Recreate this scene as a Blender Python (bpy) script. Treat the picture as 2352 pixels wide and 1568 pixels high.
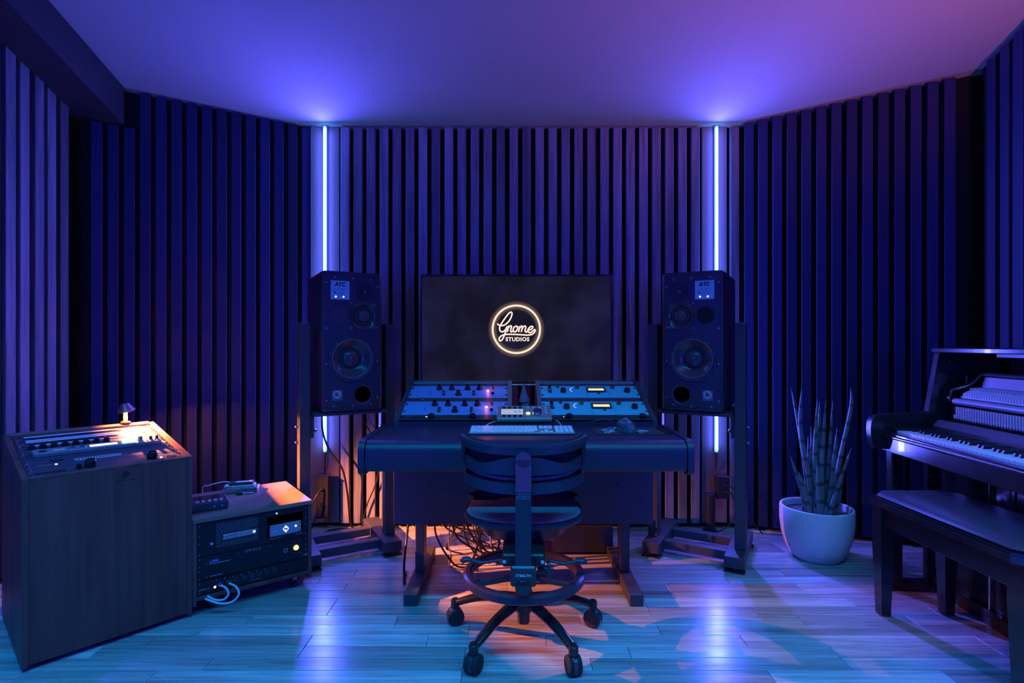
import bpy, bmesh, math, random
from mathutils import Matrix, Vector, Euler
R = math.radians
random.seed(7)
S = bpy.context.scene
C = S.collection
for o in list(bpy.data.objects): bpy.data.objects.remove(o)

# ------------------------------------------------------------------ camera
F_PX = 1254.0
cam_d = bpy.data.cameras.new('camera'); cam = bpy.data.objects.new('camera', cam_d); C.objects.link(cam)
cam_d.sensor_width = 36.0; cam_d.lens = F_PX / 2352 * 36.0
cam_d.shift_y = 6.0 / 2352; cam_d.clip_start = 0.02
cam.location = (0, 0, 1.125); cam.rotation_euler = (R(90), 0, 0)
S.camera = cam

# ------------------------------------------------------------------ light and exposure
w = bpy.data.worlds.new('world'); S.world = w; w.use_nodes = True
w.node_tree.nodes['Background'].inputs[0].default_value = (0.02, 0.03, 0.12, 1)
w.node_tree.nodes['Background'].inputs[1].default_value = 0.02
S.view_settings.view_transform = 'Standard'; S.view_settings.look = 'None'
S.view_settings.gamma = 1.0; S.view_settings.use_curve_mapping = False
S.view_settings.exposure = 0.0
STRIP_RGB = (0.09, 0.09, 1.0); STRIP_W = 62.0; STRIP_HALO = 5.0          # the two strips in the corners beside the screen
STRIP_GLOW = (0.07, 0.80, 1.0); STRIP_GLOW_K = 7.0
BAR_RGB = (0.0, 0.40, 1.0); BAR_W = 58.0              # cyan light bar under the ceiling behind the camera
REAR_RGB = (0.03, 0.035, 1.0); REAR_W = 52.0           # blue strips in the two rear corners
UP_RGB = (1.0, 0.22, 0.10); UP_W = 13.0                 # warm uplighter beside the piano
LAMP_RGB = (1.0, 0.28, 0.085); LAMP_W = 26.0; LAMP_BEAM = 1300.0             # little lamp on the rack desk

def area_light(name, parent, loc, rot, sx, sy, rgb, watts, spread=180):
    d = bpy.data.lights.new(name, 'AREA'); d.shape = 'RECTANGLE'; d.size = sx; d.size_y = sy
    d.color = rgb; d.energy = watts; d.spread = R(spread)
    o = bpy.data.objects.new(name, d); C.objects.link(o); o.parent = parent
    o.location = loc; o.rotation_euler = rot
    return o

# ------------------------------------------------------------------ materials
MATS = {}
def _new(name):
    m = bpy.data.materials.new(name); m.use_nodes = True
    return m, m.node_tree, m.node_tree.nodes['Principled BSDF']

def mat(name, col, rough=0.5, metal=0.0, spec=0.5, bump=0.0, bscale=200.0, coat=0.0):
    if name in MATS: return MATS[name]
    m, nt, p = _new(name)
    p.inputs['Base Color'].default_value = (*col, 1); p.inputs['Roughness'].default_value = rough
    p.inputs['Metallic'].default_value = metal; p.inputs['Specular IOR Level'].default_value = spec
    p.inputs['Coat Weight'].default_value = coat
    tc = nt.nodes.new('ShaderNodeTexCoord'); n = nt.nodes.new('ShaderNodeTexNoise')
    n.inputs['Scale'].default_value = bscale if bump else 12.0
    nt.links.new(tc.outputs['Object'], n.inputs['Vector'])
    mr = nt.nodes.new('ShaderNodeMapRange'); mr.inputs['To Min'].default_value = max(0.02, rough - 0.06); mr.inputs['To Max'].default_value = min(1, rough + 0.06)
    nt.links.new(n.outputs['Fac'], mr.inputs['Value']); nt.links.new(mr.outputs['Result'], p.inputs['Roughness'])
    if bump:
        b = nt.nodes.new('ShaderNodeBump'); b.inputs['Strength'].default_value = bump; b.inputs['Distance'].default_value = 0.002
        nt.links.new(n.outputs['Fac'], b.inputs['Height']); nt.links.new(b.outputs['Normal'], p.inputs['Normal'])
    MATS[name] = m
    return m

def emit(name, col, k, base=(0.02, 0.02, 0.02)):
    if name in MATS: return MATS[name]
    m, nt, p = _new(name)
    p.inputs['Base Color'].default_value = (*base, 1); p.inputs['Roughness'].default_value = 0.4
    p.inputs['Emission Color'].default_value = (*col, 1); p.inputs['Emission Strength'].default_value = k
    MATS[name] = m
    return m

def wood(name, dark, light, axis='z', scale=1.0, rough=0.45, vary=0.35, bump=0.15, spec=0.4, contrast=(0.3, 0.72)):
    if name in MATS: return MATS[name]
    m, nt, p = _new(name); N = nt.nodes; L = nt.links
    tc = N.new('ShaderNodeTexCoord'); oi = N.new('ShaderNodeObjectInfo')
    off = N.new('ShaderNodeVectorMath'); off.operation = 'SCALE'; off.inputs[0].default_value = (37.0, 53.0, 71.0)
    L.new(oi.outputs['Random'], off.inputs['Scale'])
    add = N.new('ShaderNodeVectorMath'); add.operation = 'ADD'
    L.new(tc.outputs['Object'], add.inputs[0]); L.new(off.outputs['Vector'], add.inputs[1])
    mp = N.new('ShaderNodeMapping')
    s = {'x': (1.2, 26, 26), 'y': (26, 1.2, 26), 'z': (26, 26, 1.2)}[axis]
    mp.inputs['Scale'].default_value = tuple(v * scale for v in s)
    L.new(add.outputs['Vector'], mp.inputs['Vector'])
    n1 = N.new('ShaderNodeTexNoise'); n1.inputs['Scale'].default_value = 1.0; n1.inputs['Detail'].default_value = 7; n1.inputs['Roughness'].default_value = 0.65
    n1.inputs['Distortion'].default_value = 0.8
    L.new(mp.outputs['Vector'], n1.inputs['Vector'])
    mp2 = N.new('ShaderNodeMapping'); mp2.inputs['Scale'].default_value = tuple(v * scale * 5 for v in s)
    L.new(add.outputs['Vector'], mp2.inputs['Vector'])
    n2 = N.new('ShaderNodeTexNoise'); n2.inputs['Scale'].default_value = 1.0; n2.inputs['Detail'].default_value = 3
    L.new(mp2.outputs['Vector'], n2.inputs['Vector'])
    mx = N.new('ShaderNodeMix'); mx.inputs['Factor'].default_value = 0.28
    L.new(n1.outputs['Fac'], mx.inputs['A']); L.new(n2.outputs['Fac'], mx.inputs['B'])
    cr = N.new('ShaderNodeValToRGB'); cr.color_ramp.elements[0].position = contrast[0]; cr.color_ramp.elements[1].position = contrast[1]
    cr.color_ramp.elements[0].color = (*dark, 1); cr.color_ramp.elements[1].color = (*light, 1)
    L.new(mx.outputs['Result'], cr.inputs['Fac'])
    mr = N.new('ShaderNodeMapRange'); mr.inputs['To Min'].default_value = 1 - vary; mr.inputs['To Max'].default_value = 1 + vary
    L.new(oi.outputs['Random'], mr.inputs['Value'])
    ml = N.new('ShaderNodeVectorMath'); ml.operation = 'SCALE'
    L.new(cr.outputs['Color'], ml.inputs[0]); L.new(mr.outputs['Result'], ml.inputs['Scale'])
    L.new(ml.outputs['Vector'], p.inputs['Base Color'])
    rr = N.new('ShaderNodeMapRange'); rr.inputs['To Min'].default_value = rough + 0.1; rr.inputs['To Max'].default_value = rough - 0.1
    L.new(n1.outputs['Fac'], rr.inputs['Value']); L.new(rr.outputs['Result'], p.inputs['Roughness'])
    b = N.new('ShaderNodeBump'); b.inputs['Strength'].default_value = bump; b.inputs['Distance'].default_value = 0.0015
    L.new(mx.outputs['Result'], b.inputs['Height']); L.new(b.outputs['Normal'], p.inputs['Normal'])
    p.inputs['Specular IOR Level'].default_value = spec
    MATS[name] = m
    return m

def weave(name, a, b_, scale, rough=0.9, bump=0.3):
    m, nt, p = _new(name); N = nt.nodes; L = nt.links
    tc = N.new('ShaderNodeTexCoord')
    outs = []
    for st in ((1, 7, 3), (7, 1, 3)):
        mp = N.new('ShaderNodeMapping'); mp.inputs['Scale'].default_value = tuple(v * scale for v in st)
        n = N.new('ShaderNodeTexNoise'); n.inputs['Scale'].default_value = 1.0; n.inputs['Detail'].default_value = 2
        L.new(tc.outputs['Object'], mp.inputs['Vector']); L.new(mp.outputs['Vector'], n.inputs['Vector']); outs.append(n)
    mx = N.new('ShaderNodeMix'); L.new(outs[0].outputs['Fac'], mx.inputs['A']); L.new(outs[1].outputs['Fac'], mx.inputs['B'])
    mx.inputs['Factor'].default_value = 0.5
    cr = N.new('ShaderNodeValToRGB'); cr.color_ramp.elements[0].position = 0.35; cr.color_ramp.elements[1].position = 0.65
    cr.color_ramp.elements[0].color = (*a, 1); cr.color_ramp.elements[1].color = (*b_, 1)
    L.new(mx.outputs['Result'], cr.inputs['Fac']); L.new(cr.outputs['Color'], p.inputs['Base Color'])
    p.inputs['Roughness'].default_value = rough; p.inputs['Specular IOR Level'].default_value = 0.2
    b = N.new('ShaderNodeBump'); b.inputs['Strength'].default_value = bump; b.inputs['Distance'].default_value = 0.001
    L.new(mx.outputs['Result'], b.inputs['Height']); L.new(b.outputs['Normal'], p.inputs['Normal'])
    MATS[name] = m
    return m

def mesh_cloth(name, a, b_, scale):
    m, nt, p = _new(name); N = nt.nodes; L = nt.links
    tc = N.new('ShaderNodeTexCoord'); v = N.new('ShaderNodeTexVoronoi'); v.inputs['Scale'].default_value = scale
    v.inputs['Randomness'].default_value = 0.25
    L.new(tc.outputs['Object'], v.inputs['Vector'])
    cr = N.new('ShaderNodeValToRGB'); cr.color_ramp.elements[0].position = 0.25; cr.color_ramp.elements[1].position = 0.5
    cr.color_ramp.elements[0].color = (*b_, 1); cr.color_ramp.elements[1].color = (*a, 1)
    L.new(v.outputs['Distance'], cr.inputs['Fac']); L.new(cr.outputs['Color'], p.inputs['Base Color'])
    p.inputs['Roughness'].default_value = 0.7
    b = N.new('ShaderNodeBump'); b.inputs['Strength'].default_value = 0.6; b.inputs['Distance'].default_value = 0.002; b.invert = True
    L.new(v.outputs['Distance'], b.inputs['Height']); L.new(b.outputs['Normal'], p.inputs['Normal'])
    MATS[name] = m
    return m

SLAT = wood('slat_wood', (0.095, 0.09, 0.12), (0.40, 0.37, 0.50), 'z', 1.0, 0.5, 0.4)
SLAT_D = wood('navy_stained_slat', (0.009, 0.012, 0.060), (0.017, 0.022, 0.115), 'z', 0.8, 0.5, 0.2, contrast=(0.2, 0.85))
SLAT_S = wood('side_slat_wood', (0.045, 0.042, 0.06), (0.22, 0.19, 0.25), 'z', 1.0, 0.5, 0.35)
OAK = wood('oak_boards', (0.15, 0.125, 0.13), (0.60, 0.53, 0.53), 'x', 0.8, 0.25, 0.32, 0.10, 0.5, (0.28, 0.60))
WALNUT = wood('walnut_veneer', (0.095, 0.028, 0.026), (0.24, 0.085, 0.075), 'z', 0.5, 0.45, 0.0, 0.08)
WALNUT_X = wood('walnut_top', (0.11, 0.07, 0.055), (0.36, 0.22, 0.17), 'x', 0.5, 0.4, 0.0, 0.1)
CEIL = weave('ceiling_fabric', (0.33, 0.30, 0.32), (0.43, 0.39, 0.41), 160.0)
WALLB = mat('black_wall_board', (0.012, 0.011, 0.012), 0.8, spec=0.2)
BLACK = mat('black_paint', (0.018, 0.018, 0.02), 0.42)
BLACKM = mat('matt_black', (0.012, 0.012, 0.014), 0.7, spec=0.3)
STEEL = mat('black_powder_coat', (0.05, 0.048, 0.055), 0.5, bump=0.1, bscale=600)
DESK = mat('desk_black_laminate', (0.046, 0.024, 0.055), 0.4, bump=0.05, bscale=500)
PAD = mat('desk_padded_vinyl', (0.042, 0.020, 0.048), 0.42, bump=0.15, bscale=700)
PLASTIC = mat('black_plastic', (0.035, 0.034, 0.04), 0.33)
GLOSS = mat('piano_lacquer', (0.022, 0.018, 0.022), 0.2, coat=0.2)
RUBBER = mat('rubber', (0.02, 0.02, 0.022), 0.75)
KNOB = mat('knob_black', (0.012, 0.012, 0.013), 0.2)
CHROME = mat('chrome', (0.6, 0.6, 0.62), 0.2, 1.0)
SCREW = mat('screw_steel', (0.25, 0.25, 0.27), 0.3, 1.0)
BLUEP = mat('blue_face_enamel', (0.12, 0.33, 0.62), 0.4)
TEALP = mat('pale_blue_grey_enamel', (0.06, 0.62, 0.62), 0.4)
WHITE = mat('white_plastic', (0.80, 0.80, 0.80), 0.35)
PRINT = mat('white_print', (0.72, 0.72, 0.72), 0.6)
DIM = mat('grey_print', (0.34, 0.34, 0.36), 0.6)
INK = mat('black_print', (0.01, 0.01, 0.012), 0.6)
ALU = mat('brushed_aluminium', (0.42, 0.42, 0.44), 0.35, 0.8)
ALU_W = mat('warm_grey_metal', (0.36, 0.33, 0.29), 0.4, 0.4)
LABELM = mat('pale_label_plate', (0.30, 0.62, 0.72), 0.45)
CONE = mat('glossy_cone', (0.06, 0.06, 0.07), 0.22, bump=0.35, bscale=90)
DOME = mat('soft_dome', (0.07, 0.07, 0.075), 0.35, bump=0.1, bscale=900)
SURR = mat('rubber_surround', (0.10, 0.10, 0.11), 0.45)
BAFFLE = mat('baffle_black', (0.032, 0.030, 0.036), 0.38)
CABLE = mat('cable_black', (0.015, 0.015, 0.016), 0.4)
CABLEW = mat('cable_white', (0.75, 0.75, 0.75), 0.4)
CONC = mat('pale_concrete', (0.62, 0.62, 0.63), 0.85, bump=0.7, bscale=45)
SOIL = mat('grey_soil', (0.12, 0.11, 0.12), 0.95, bump=1.0, bscale=90)
IVORY = mat('key_white', (0.78, 0.78, 0.76), 0.22)
FELT = mat('action_felt', (0.55, 0.55, 0.55), 0.9)
MAPLE = mat('action_maple', (0.42, 0.38, 0.40), 0.6)
PURPLE = mat('violet_label', (0.34, 0.05, 0.13), 0.35)
LEATHER = mat('bench_vinyl', (0.045, 0.04, 0.055), 0.38, bump=0.2, bscale=300)
CHAIRP = mat('chair_plastic', (0.046, 0.030, 0.056), 0.34, bump=0.08, bscale=700)
CHAIRB = mat('chair_base_gloss', (0.02, 0.02, 0.022), 0.16)
MESHC = mesh_cloth('chair_mesh', (0.01, 0.01, 0.012), (0.075, 0.075, 0.085), 260.0)
MESHS = mesh_cloth('seat_mesh', (0.16, 0.14, 0.18), (0.50, 0.46, 0.56), 230.0)
BRASS = mat('lamp_brass', (0.55, 0.36, 0.16), 0.35, 0.9)
GNOME = mat('gnome_glaze', (0.16, 0.15, 0.17), 0.3, bump=0.6, bscale=120)
RED = mat('red_knob', (0.35, 0.02, 0.02), 0.25)
E_STRIP = emit('strip_diffuser', STRIP_GLOW, STRIP_GLOW_K, (0.5, 0.5, 0.5))
E_LOGO = emit('logo_light', (1.0, 0.82, 0.66), 1.0)
E_METER = emit('meter_lamp', (1.0, 0.60, 0.22), 1.5, (0.4, 0.35, 0.25))
E_RED = emit('red_pilot', (1.0, 0.16, 0.22), 9.0)
E_WHT = emit('white_led', (0.9, 0.95, 1.0), 3.0)
E_WARM = emit('warm_led', (1.0, 0.8, 0.45), 3.0)
E_YEL = emit('yellow_button', (1.0, 0.86, 0.16), 3.0)
E_CYAN = emit('cyan_meter', (0.22, 1.0, 1.0), 7.0)
E_LCD = emit('lcd_panel', (0.62, 0.64, 0.72), 0.6, (0.2, 0.2, 0.2))
E_LCDW = emit('lcd_warm', (1.0, 0.86, 0.66), 1.5, (0.2, 0.2, 0.2))
E_BULB = emit('bulb_glow', (1.0, 0.55, 0.16), 14.0, (0.8, 0.6, 0.4))

def screen_mat():
    m, nt, p = _new('screen_glass'); N = nt.nodes; L = nt.links
    tc = N.new('ShaderNodeTexCoord'); n = N.new('ShaderNodeTexNoise'); n.inputs['Scale'].default_value = 4.5; n.inputs['Detail'].default_value = 2
    L.new(tc.outputs['Object'], n.inputs['Vector'])
    cr = N.new('ShaderNodeValToRGB'); cr.color_ramp.elements[0].position = 0.4; cr.color_ramp.elements[1].position = 0.75
    cr.color_ramp.elements[0].color = (0.0075, 0.0062, 0.012, 1); cr.color_ramp.elements[1].color = (0.015, 0.014, 0.042, 1)
    L.new(n.outputs['Fac'], cr.inputs['Fac']); L.new(cr.outputs['Color'], p.inputs['Emission Color'])
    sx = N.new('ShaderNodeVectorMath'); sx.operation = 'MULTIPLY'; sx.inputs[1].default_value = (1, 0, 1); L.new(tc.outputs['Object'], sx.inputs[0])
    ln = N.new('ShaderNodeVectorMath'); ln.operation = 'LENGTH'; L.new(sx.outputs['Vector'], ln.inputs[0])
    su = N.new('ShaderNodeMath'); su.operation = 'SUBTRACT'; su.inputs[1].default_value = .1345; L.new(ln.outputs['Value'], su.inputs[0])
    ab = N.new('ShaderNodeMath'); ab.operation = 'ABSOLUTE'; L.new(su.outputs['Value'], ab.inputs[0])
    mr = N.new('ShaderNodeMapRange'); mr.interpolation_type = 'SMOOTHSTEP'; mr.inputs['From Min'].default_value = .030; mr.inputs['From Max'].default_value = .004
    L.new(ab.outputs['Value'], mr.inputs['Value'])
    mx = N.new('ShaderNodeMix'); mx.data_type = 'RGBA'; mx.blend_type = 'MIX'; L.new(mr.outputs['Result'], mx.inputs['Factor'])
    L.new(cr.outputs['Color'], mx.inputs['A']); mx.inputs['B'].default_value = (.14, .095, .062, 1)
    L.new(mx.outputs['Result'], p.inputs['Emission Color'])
    p.inputs['Emission Strength'].default_value = 1.0; p.inputs['Base Color'].default_value = (0.004, 0.004, 0.006, 1)
    p.inputs['Roughness'].default_value = 0.22; p.inputs['Specular IOR Level'].default_value = 0.25
    return m
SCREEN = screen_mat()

def leaf_mat():
    m, nt, p = _new('snake_plant_leaf'); N = nt.nodes; L = nt.links
    tc = N.new('ShaderNodeTexCoord'); oi = N.new('ShaderNodeObjectInfo')
    wv = N.new('ShaderNodeTexWave'); wv.bands_direction = 'Z'; wv.inputs['Scale'].default_value = 3.4; wv.inputs['Distortion'].default_value = 1.2
    wv.inputs['Detail'].default_value = 2; wv.inputs['Detail Scale'].default_value = 6
    mu = N.new('ShaderNodeMath'); mu.operation = 'MULTIPLY'; mu.inputs[1].default_value = 20.0
    L.new(oi.outputs['Random'], mu.inputs[0]); L.new(mu.outputs['Value'], wv.inputs['Phase Offset'])
    L.new(tc.outputs['Object'], wv.inputs['Vector'])
    cr = N.new('ShaderNodeValToRGB'); cr.color_ramp.elements[0].position = 0.06; cr.color_ramp.elements[1].position = 0.18
    cr.color_ramp.elements[0].color = (0.05, 0.07, 0.06, 1); cr.color_ramp.elements[1].color = (0.15, 0.20, 0.18, 1)
    L.new(wv.outputs['Color'], cr.inputs['Fac']); L.new(cr.outputs['Color'], p.inputs['Base Color'])
    p.inputs['Roughness'].default_value = 0.5
    return m
LEAF = leaf_mat()

# ------------------------------------------------------------------ mesh helpers
def basis(d):
    d = Vector(d).normalized()
    a = Vector((0, 0, 1)) if abs(d.z) < 0.9 else Vector((1, 0, 0))
    u = d.cross(a).normalized(); v = d.cross(u).normalized()
    return d, u, v

class MB:
    def __init__(self): self.v = []; self.f = []
    def add(self, vs, fs, M=None):
        n = len(self.v)
        self.v += [tuple(M @ Vector(p)) for p in vs] if M is not None else [tuple(p) for p in vs]
        self.f += [tuple(i + n for i in f) for f in fs]
        return self
    def box(self, x0, x1, y0, y1, z0, z1, b=0.0, M=None):
        if b <= 0:
            vs = [(x, y, z) for z in (z0, z1) for y in (y0, y1) for x in (x0, x1)]
            return self.add(vs, [(0, 2, 3, 1), (4, 5, 7, 6), (0, 1, 5, 4), (2, 6, 7, 3), (0, 4, 6, 2), (1, 3, 7, 5)], M)
        b = min(b, (x1 - x0) * .49, (y1 - y0) * .49, (z1 - z0) * .49)
        X = (x0, x1); Y = (y0, y1); Z = (z0, z1); sg = (1, -1)
        vs = []; ix = {}
        for k in (0, 1):
            for j in (0, 1):
                for i in (0, 1):
                    for a in range(3):
                        p = [X[i] + sg[i] * b, Y[j] + sg[j] * b, Z[k] + sg[k] * b]
                        p[a] = (X[i], Y[j], Z[k])[a]
                        ix[(i, j, k, a)] = len(vs); vs.append(p)
        fs = []
        for i in (0, 1): fs.append([ix[(i, 0, 0, 0)], ix[(i, 1, 0, 0)], ix[(i, 1, 1, 0)], ix[(i, 0, 1, 0)]])
        for j in (0, 1): fs.append([ix[(0, j, 0, 1)], ix[(1, j, 0, 1)], ix[(1, j, 1, 1)], ix[(0, j, 1, 1)]])
        for k in (0, 1): fs.append([ix[(0, 0, k, 2)], ix[(1, 0, k, 2)], ix[(1, 1, k, 2)], ix[(0, 1, k, 2)]])
        for p in (0, 1):
            for q in (0, 1):
                fs.append([ix[(0, p, q, 1)], ix[(1, p, q, 1)], ix[(1, p, q, 2)], ix[(0, p, q, 2)]])
                fs.append([ix[(p, 0, q, 0)], ix[(p, 1, q, 0)], ix[(p, 1, q, 2)], ix[(p, 0, q, 2)]])
                fs.append([ix[(p, q, 0, 0)], ix[(p, q, 1, 0)], ix[(p, q, 1, 1)], ix[(p, q, 0, 1)]])
        for k in (0, 1):
            for j in (0, 1):
                for i in (0, 1): fs.append([ix[(i, j, k, 0)], ix[(i, j, k, 1)], ix[(i, j, k, 2)]])
        return self.add(vs, fs, M)
    def cbox(self, c, s, b=0.0, M=None):
        return self.box(c[0] - s[0] / 2, c[0] + s[0] / 2, c[1] - s[1] / 2, c[1] + s[1] / 2, c[2] - s[2] / 2, c[2] + s[2] / 2, b, M)
    def lathe(self, prof, n=24, M=None, sx=1.0, sy=1.0, cap=False):
        vs = []; fs = []
        m = len(prof)
        for i in range(n):
            a = 2 * math.pi * i / n; c, s = math.cos(a), math.sin(a)
            for r, z in prof: vs.append((r * c * sx, r * s * sy, z))
        for i in range(n):
            j = (i + 1) % n
            for k in range(m - 1): fs.append((i * m + k, j * m + k, j * m + k + 1, i * m + k + 1))
        if cap and prof[0][0] > 1e-6: fs.append(tuple(i * m for i in range(n)))
        if cap and prof[-1][0] > 1e-6: fs.append(tuple(i * m + m - 1 for i in range(n)))
        return self.add(vs, fs, M)
    def cyl(self, p0, p1, r0, r1=None, n=16, b=0.0, M=None):
        r1 = r0 if r1 is None else r1
        p0 = Vector(p0); p1 = Vector(p1); d, u, v = basis(p1 - p0); h = (p1 - p0).length
        prof = [(r0, 0), (r1, h)] if b <= 0 else [(r0 - b, 0), (r0, b), (r1, h - b), (r1 - b, h)]
        MM = Matrix((( u.x, v.x, d.x, p0.x), (u.y, v.y, d.y, p0.y), (u.z, v.z, d.z, p0.z), (0, 0, 0, 1)))
        return self.lathe(prof, n, (M @ MM) if M is not None else MM, cap=True)
    def ball(self, c, r, n=16, sz=1.0, M=None, z0=-1.0):
        k = 9; prof = []
        for i in range(k):
            t = math.asin(max(-1, z0)) + (math.pi / 2 - math.asin(max(-1, z0))) * i / (k - 1)
            prof.append((max(0.0, r * math.cos(t)), r * math.sin(t) * sz))
        prof[-1] = (0, prof[-1][1])
        if z0 <= -1: prof[0] = (0, prof[0][1])
        MM = Matrix.Translation(c)
        return self.lathe(prof, n, (M @ MM) if M is not None else MM)
    def tube(self, pts, r, n=8, M=None, closed=False, flat=1.0, up=None):
        pts = [Vector(p) for p in pts]; m = len(pts)
        rs = r if isinstance(r, (list, tuple)) else [r] * m
        vs = []; fs = []; pu = None
        for i, p in enumerate(pts):
            a = pts[(i - 1) % m] if (closed or i > 0) else p
            b = pts[(i + 1) % m] if (closed or i < m - 1) else p
            d = (b - a); d = d.normalized() if d.length > 1e-9 else Vector((0, 0, 1))
            if up is not None: u = d.cross(Vector(up)).normalized()
            elif pu is None: _, u, _ = basis(d)
            else:
                u = pu - d * pu.dot(d); u = u.normalized() if u.length > 1e-6 else basis(d)[1]
            pu = u; v = d.cross(u)
            for k in range(n):
                t = 2 * math.pi * k / n
                vs.append(p + (u * math.cos(t) + v * math.sin(t) * flat) * rs[i])
        for i in range(m if closed else m - 1):
            j = (i + 1) % m
            for k in range(n):
                l = (k + 1) % n
                fs.append((i * n + k, i * n + l, j * n + l, j * n + k))
        if not closed:
            fs.append(tuple(range(n))); fs.append(tuple((m - 1) * n + k for k in range(n)))
        return self.add(vs, fs, M)
    def prism(self, poly, w0, w1, axis='x', M=None):
        n = len(poly)
        def P(a, b, w): return {'x': (w, a, b), 'y': (a, w, b), 'z': (a, b, w)}[axis]
        vs = [P(a, b, w0) for a, b in poly] + [P(a, b, w1) for a, b in poly]
        fs = [tuple(range(n)), tuple(range(2 * n - 1, n - 1, -1))]
        for i in range(n): j = (i + 1) % n; fs.append((i, j, n + j, n + i))
        return self.add(vs, fs, M)
    def grid(self, rows, thick=None, close=False):
        # rows of points (front) and, if thick, a back sheet moved by the vector thick
        m = len(rows); n = len(rows[0]); vs = [Vector(p) for r in rows for p in r]; fs = []
        for i in range(m - 1):
            for j in range(n - 1): fs.append((i * n + j, i * n + j + 1, (i + 1) * n + j + 1, (i + 1) * n + j))
        if thick is not None:
            k = len(vs); t = Vector(thick); vs += [p + t for p in vs]
            fs += [tuple(i + k for i in f[::-1]) for f in fs]
            ring = [j for j in range(n)] + [i * n + n - 1 for i in range(1, m)] + [(m - 1) * n + j for j in range(n - 2, -1, -1)] + [i * n for i in range(m - 2, 0, -1)]
            for a in range(len(ring)):
                p, q = ring[a], ring[(a + 1) % len(ring)]; fs.append((p, q, q + k, p + k))
        return self.add(vs, fs)
    def mesh(self, name, material, smooth=True, ang=38):
        me = bpy.data.meshes.new(name)
        me.from_pydata(self.v, [], self.f)
        bm = bmesh.new(); bm.from_mesh(me)
        bmesh.ops.recalc_face_normals(bm, faces=bm.faces); bm.to_mesh(me); bm.free()
        if smooth:
            me.polygons.foreach_set('use_smooth', [True] * len(me.polygons))
            me.set_sharp_from_angle(angle=R(ang))
        if material: me.materials.append(material)
        return me
    def build(self, name, material, parent=None, smooth=True, ang=38, label=None, kind=None, loc=None, rot=None):
        o = bpy.data.objects.new(name, self.mesh(name, material, smooth, ang)); C.objects.link(o)
        o.parent = parent
        if loc is not None: o.location = loc
        if rot is not None: o.rotation_euler = rot
        if label: o['label'] = label
        if kind: o['kind'] = kind
        return o

def tag(o, label, cat, group=None):
    o['label'] = label; o['category'] = cat
    if group: o['group'] = group
    return o
def thing(name, label, cat, loc=(0, 0, 0), rot=(0, 0, 0), group=None):
    o = bpy.data.objects.new(name, None); C.objects.link(o); o.empty_display_size = 0.05
    o.location = loc; o.rotation_euler = rot
    return tag(o, label, cat, group)
def inst(src, parent, loc=(0, 0, 0), rot=(0, 0, 0), name=None):
    o = bpy.data.objects.new(name or src.name.split('.')[0], src.data); C.objects.link(o)
    o.parent = parent; o.location = loc; o.rotation_euler = rot
    return o
def spline(pts, k=8):
    P = [Vector(p) for p in pts]; out = []
    for i in range(len(P) - 1):
        p0 = P[max(i - 1, 0)]; p1 = P[i]; p2 = P[i + 1]; p3 = P[min(i + 2, len(P) - 1)]
        for j in range(k):
            t = j / k
            out.append(0.5 * ((2 * p1) + (p2 - p0) * t + (2 * p0 - 5 * p1 + 4 * p2 - p3) * t * t + (3 * p1 - p0 - 3 * p2 + p3) * t ** 3))
    out.append(P[-1]); return out
TXT = {}
def text(name, s, size, material, parent, loc, rot=(0, 0, 0), align='CENTER', bold=0.0, sx=1.0, shear=0.0, spacing=1.0):
    cu = bpy.data.curves.new('tmp', 'FONT'); cu.body = s; cu.size = size; cu.align_x = align; cu.align_y = 'CENTER'
    cu.offset = bold; cu.shear = shear; cu.space_character = spacing; cu.resolution_u = 3
    t = bpy.data.objects.new('tmp', cu); C.objects.link(t)
    me = bpy.data.meshes.new_from_object(t.evaluated_get(bpy.context.evaluated_depsgraph_get()))
    bpy.data.objects.remove(t); bpy.data.curves.remove(cu)
    me.name = name; me.materials.clear(); me.materials.append(material)
    if sx != 1.0:
        for v in me.vertices: v.co.x *= sx
    o = bpy.data.objects.new(name, me); C.objects.link(o); o.parent = parent; o.location = loc; o.rotation_euler = rot
    return o
FRONT = (R(90), 0, 0)      # a plate's local x, y, z (out) seen from the -y side

# ------------------------------------------------------------------ the room shell
CX = 0.0525
Y_B = 3.335; CL = Vector((-1.145, 3.345)); CR = Vector((1.392, 3.322))
XL, XR = -2.38, 2.485
LC = Vector((XL, 2.975)); RC = Vector((XR, 2.932)); Y_REAR = -2.3
def zc(y): return 2.462 + 0.35 * (Y_B - max(y, 1.6))
def struct(o): o['kind'] = 'structure'; return o

# ceiling: slopes up towards the room, flat behind y = 1.6
m = MB()
ring = [(XL - .12, Y_REAR - .1), (XR + .12, Y_REAR - .1), (XR + .12, 1.6), (XL - .12, 1.6)]
m.add([(x, y, zc(y)) for x, y in ring] + [(x, y, zc(y) + .06) for x, y in ring],
      [(0, 1, 2, 3), (7, 6, 5, 4), (0, 4, 5, 1), (1, 5, 6, 2), (3, 7, 4, 0)])
front = [(XL - .12, 1.6), (XR + .12, 1.6), (RC.x + .12, RC.y + .02), (CR.x + .02, CR.y + .035), (CL.x - .02, CL.y + .035), (LC.x - .12, LC.y + .02)]
n0 = len(m.v); k = len(front)
m.add([(x, y, zc(y)) for x, y in front] + [(x, y, zc(y) + .06) for x, y in front],
      [tuple(range(k)), tuple(range(2 * k - 1, k - 1, -1))] + [(i, (i + 1) % k, k + (i + 1) % k, k + i) for i in range(1, k)])
struct(m.build('ceiling', CEIL, smooth=False))

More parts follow.
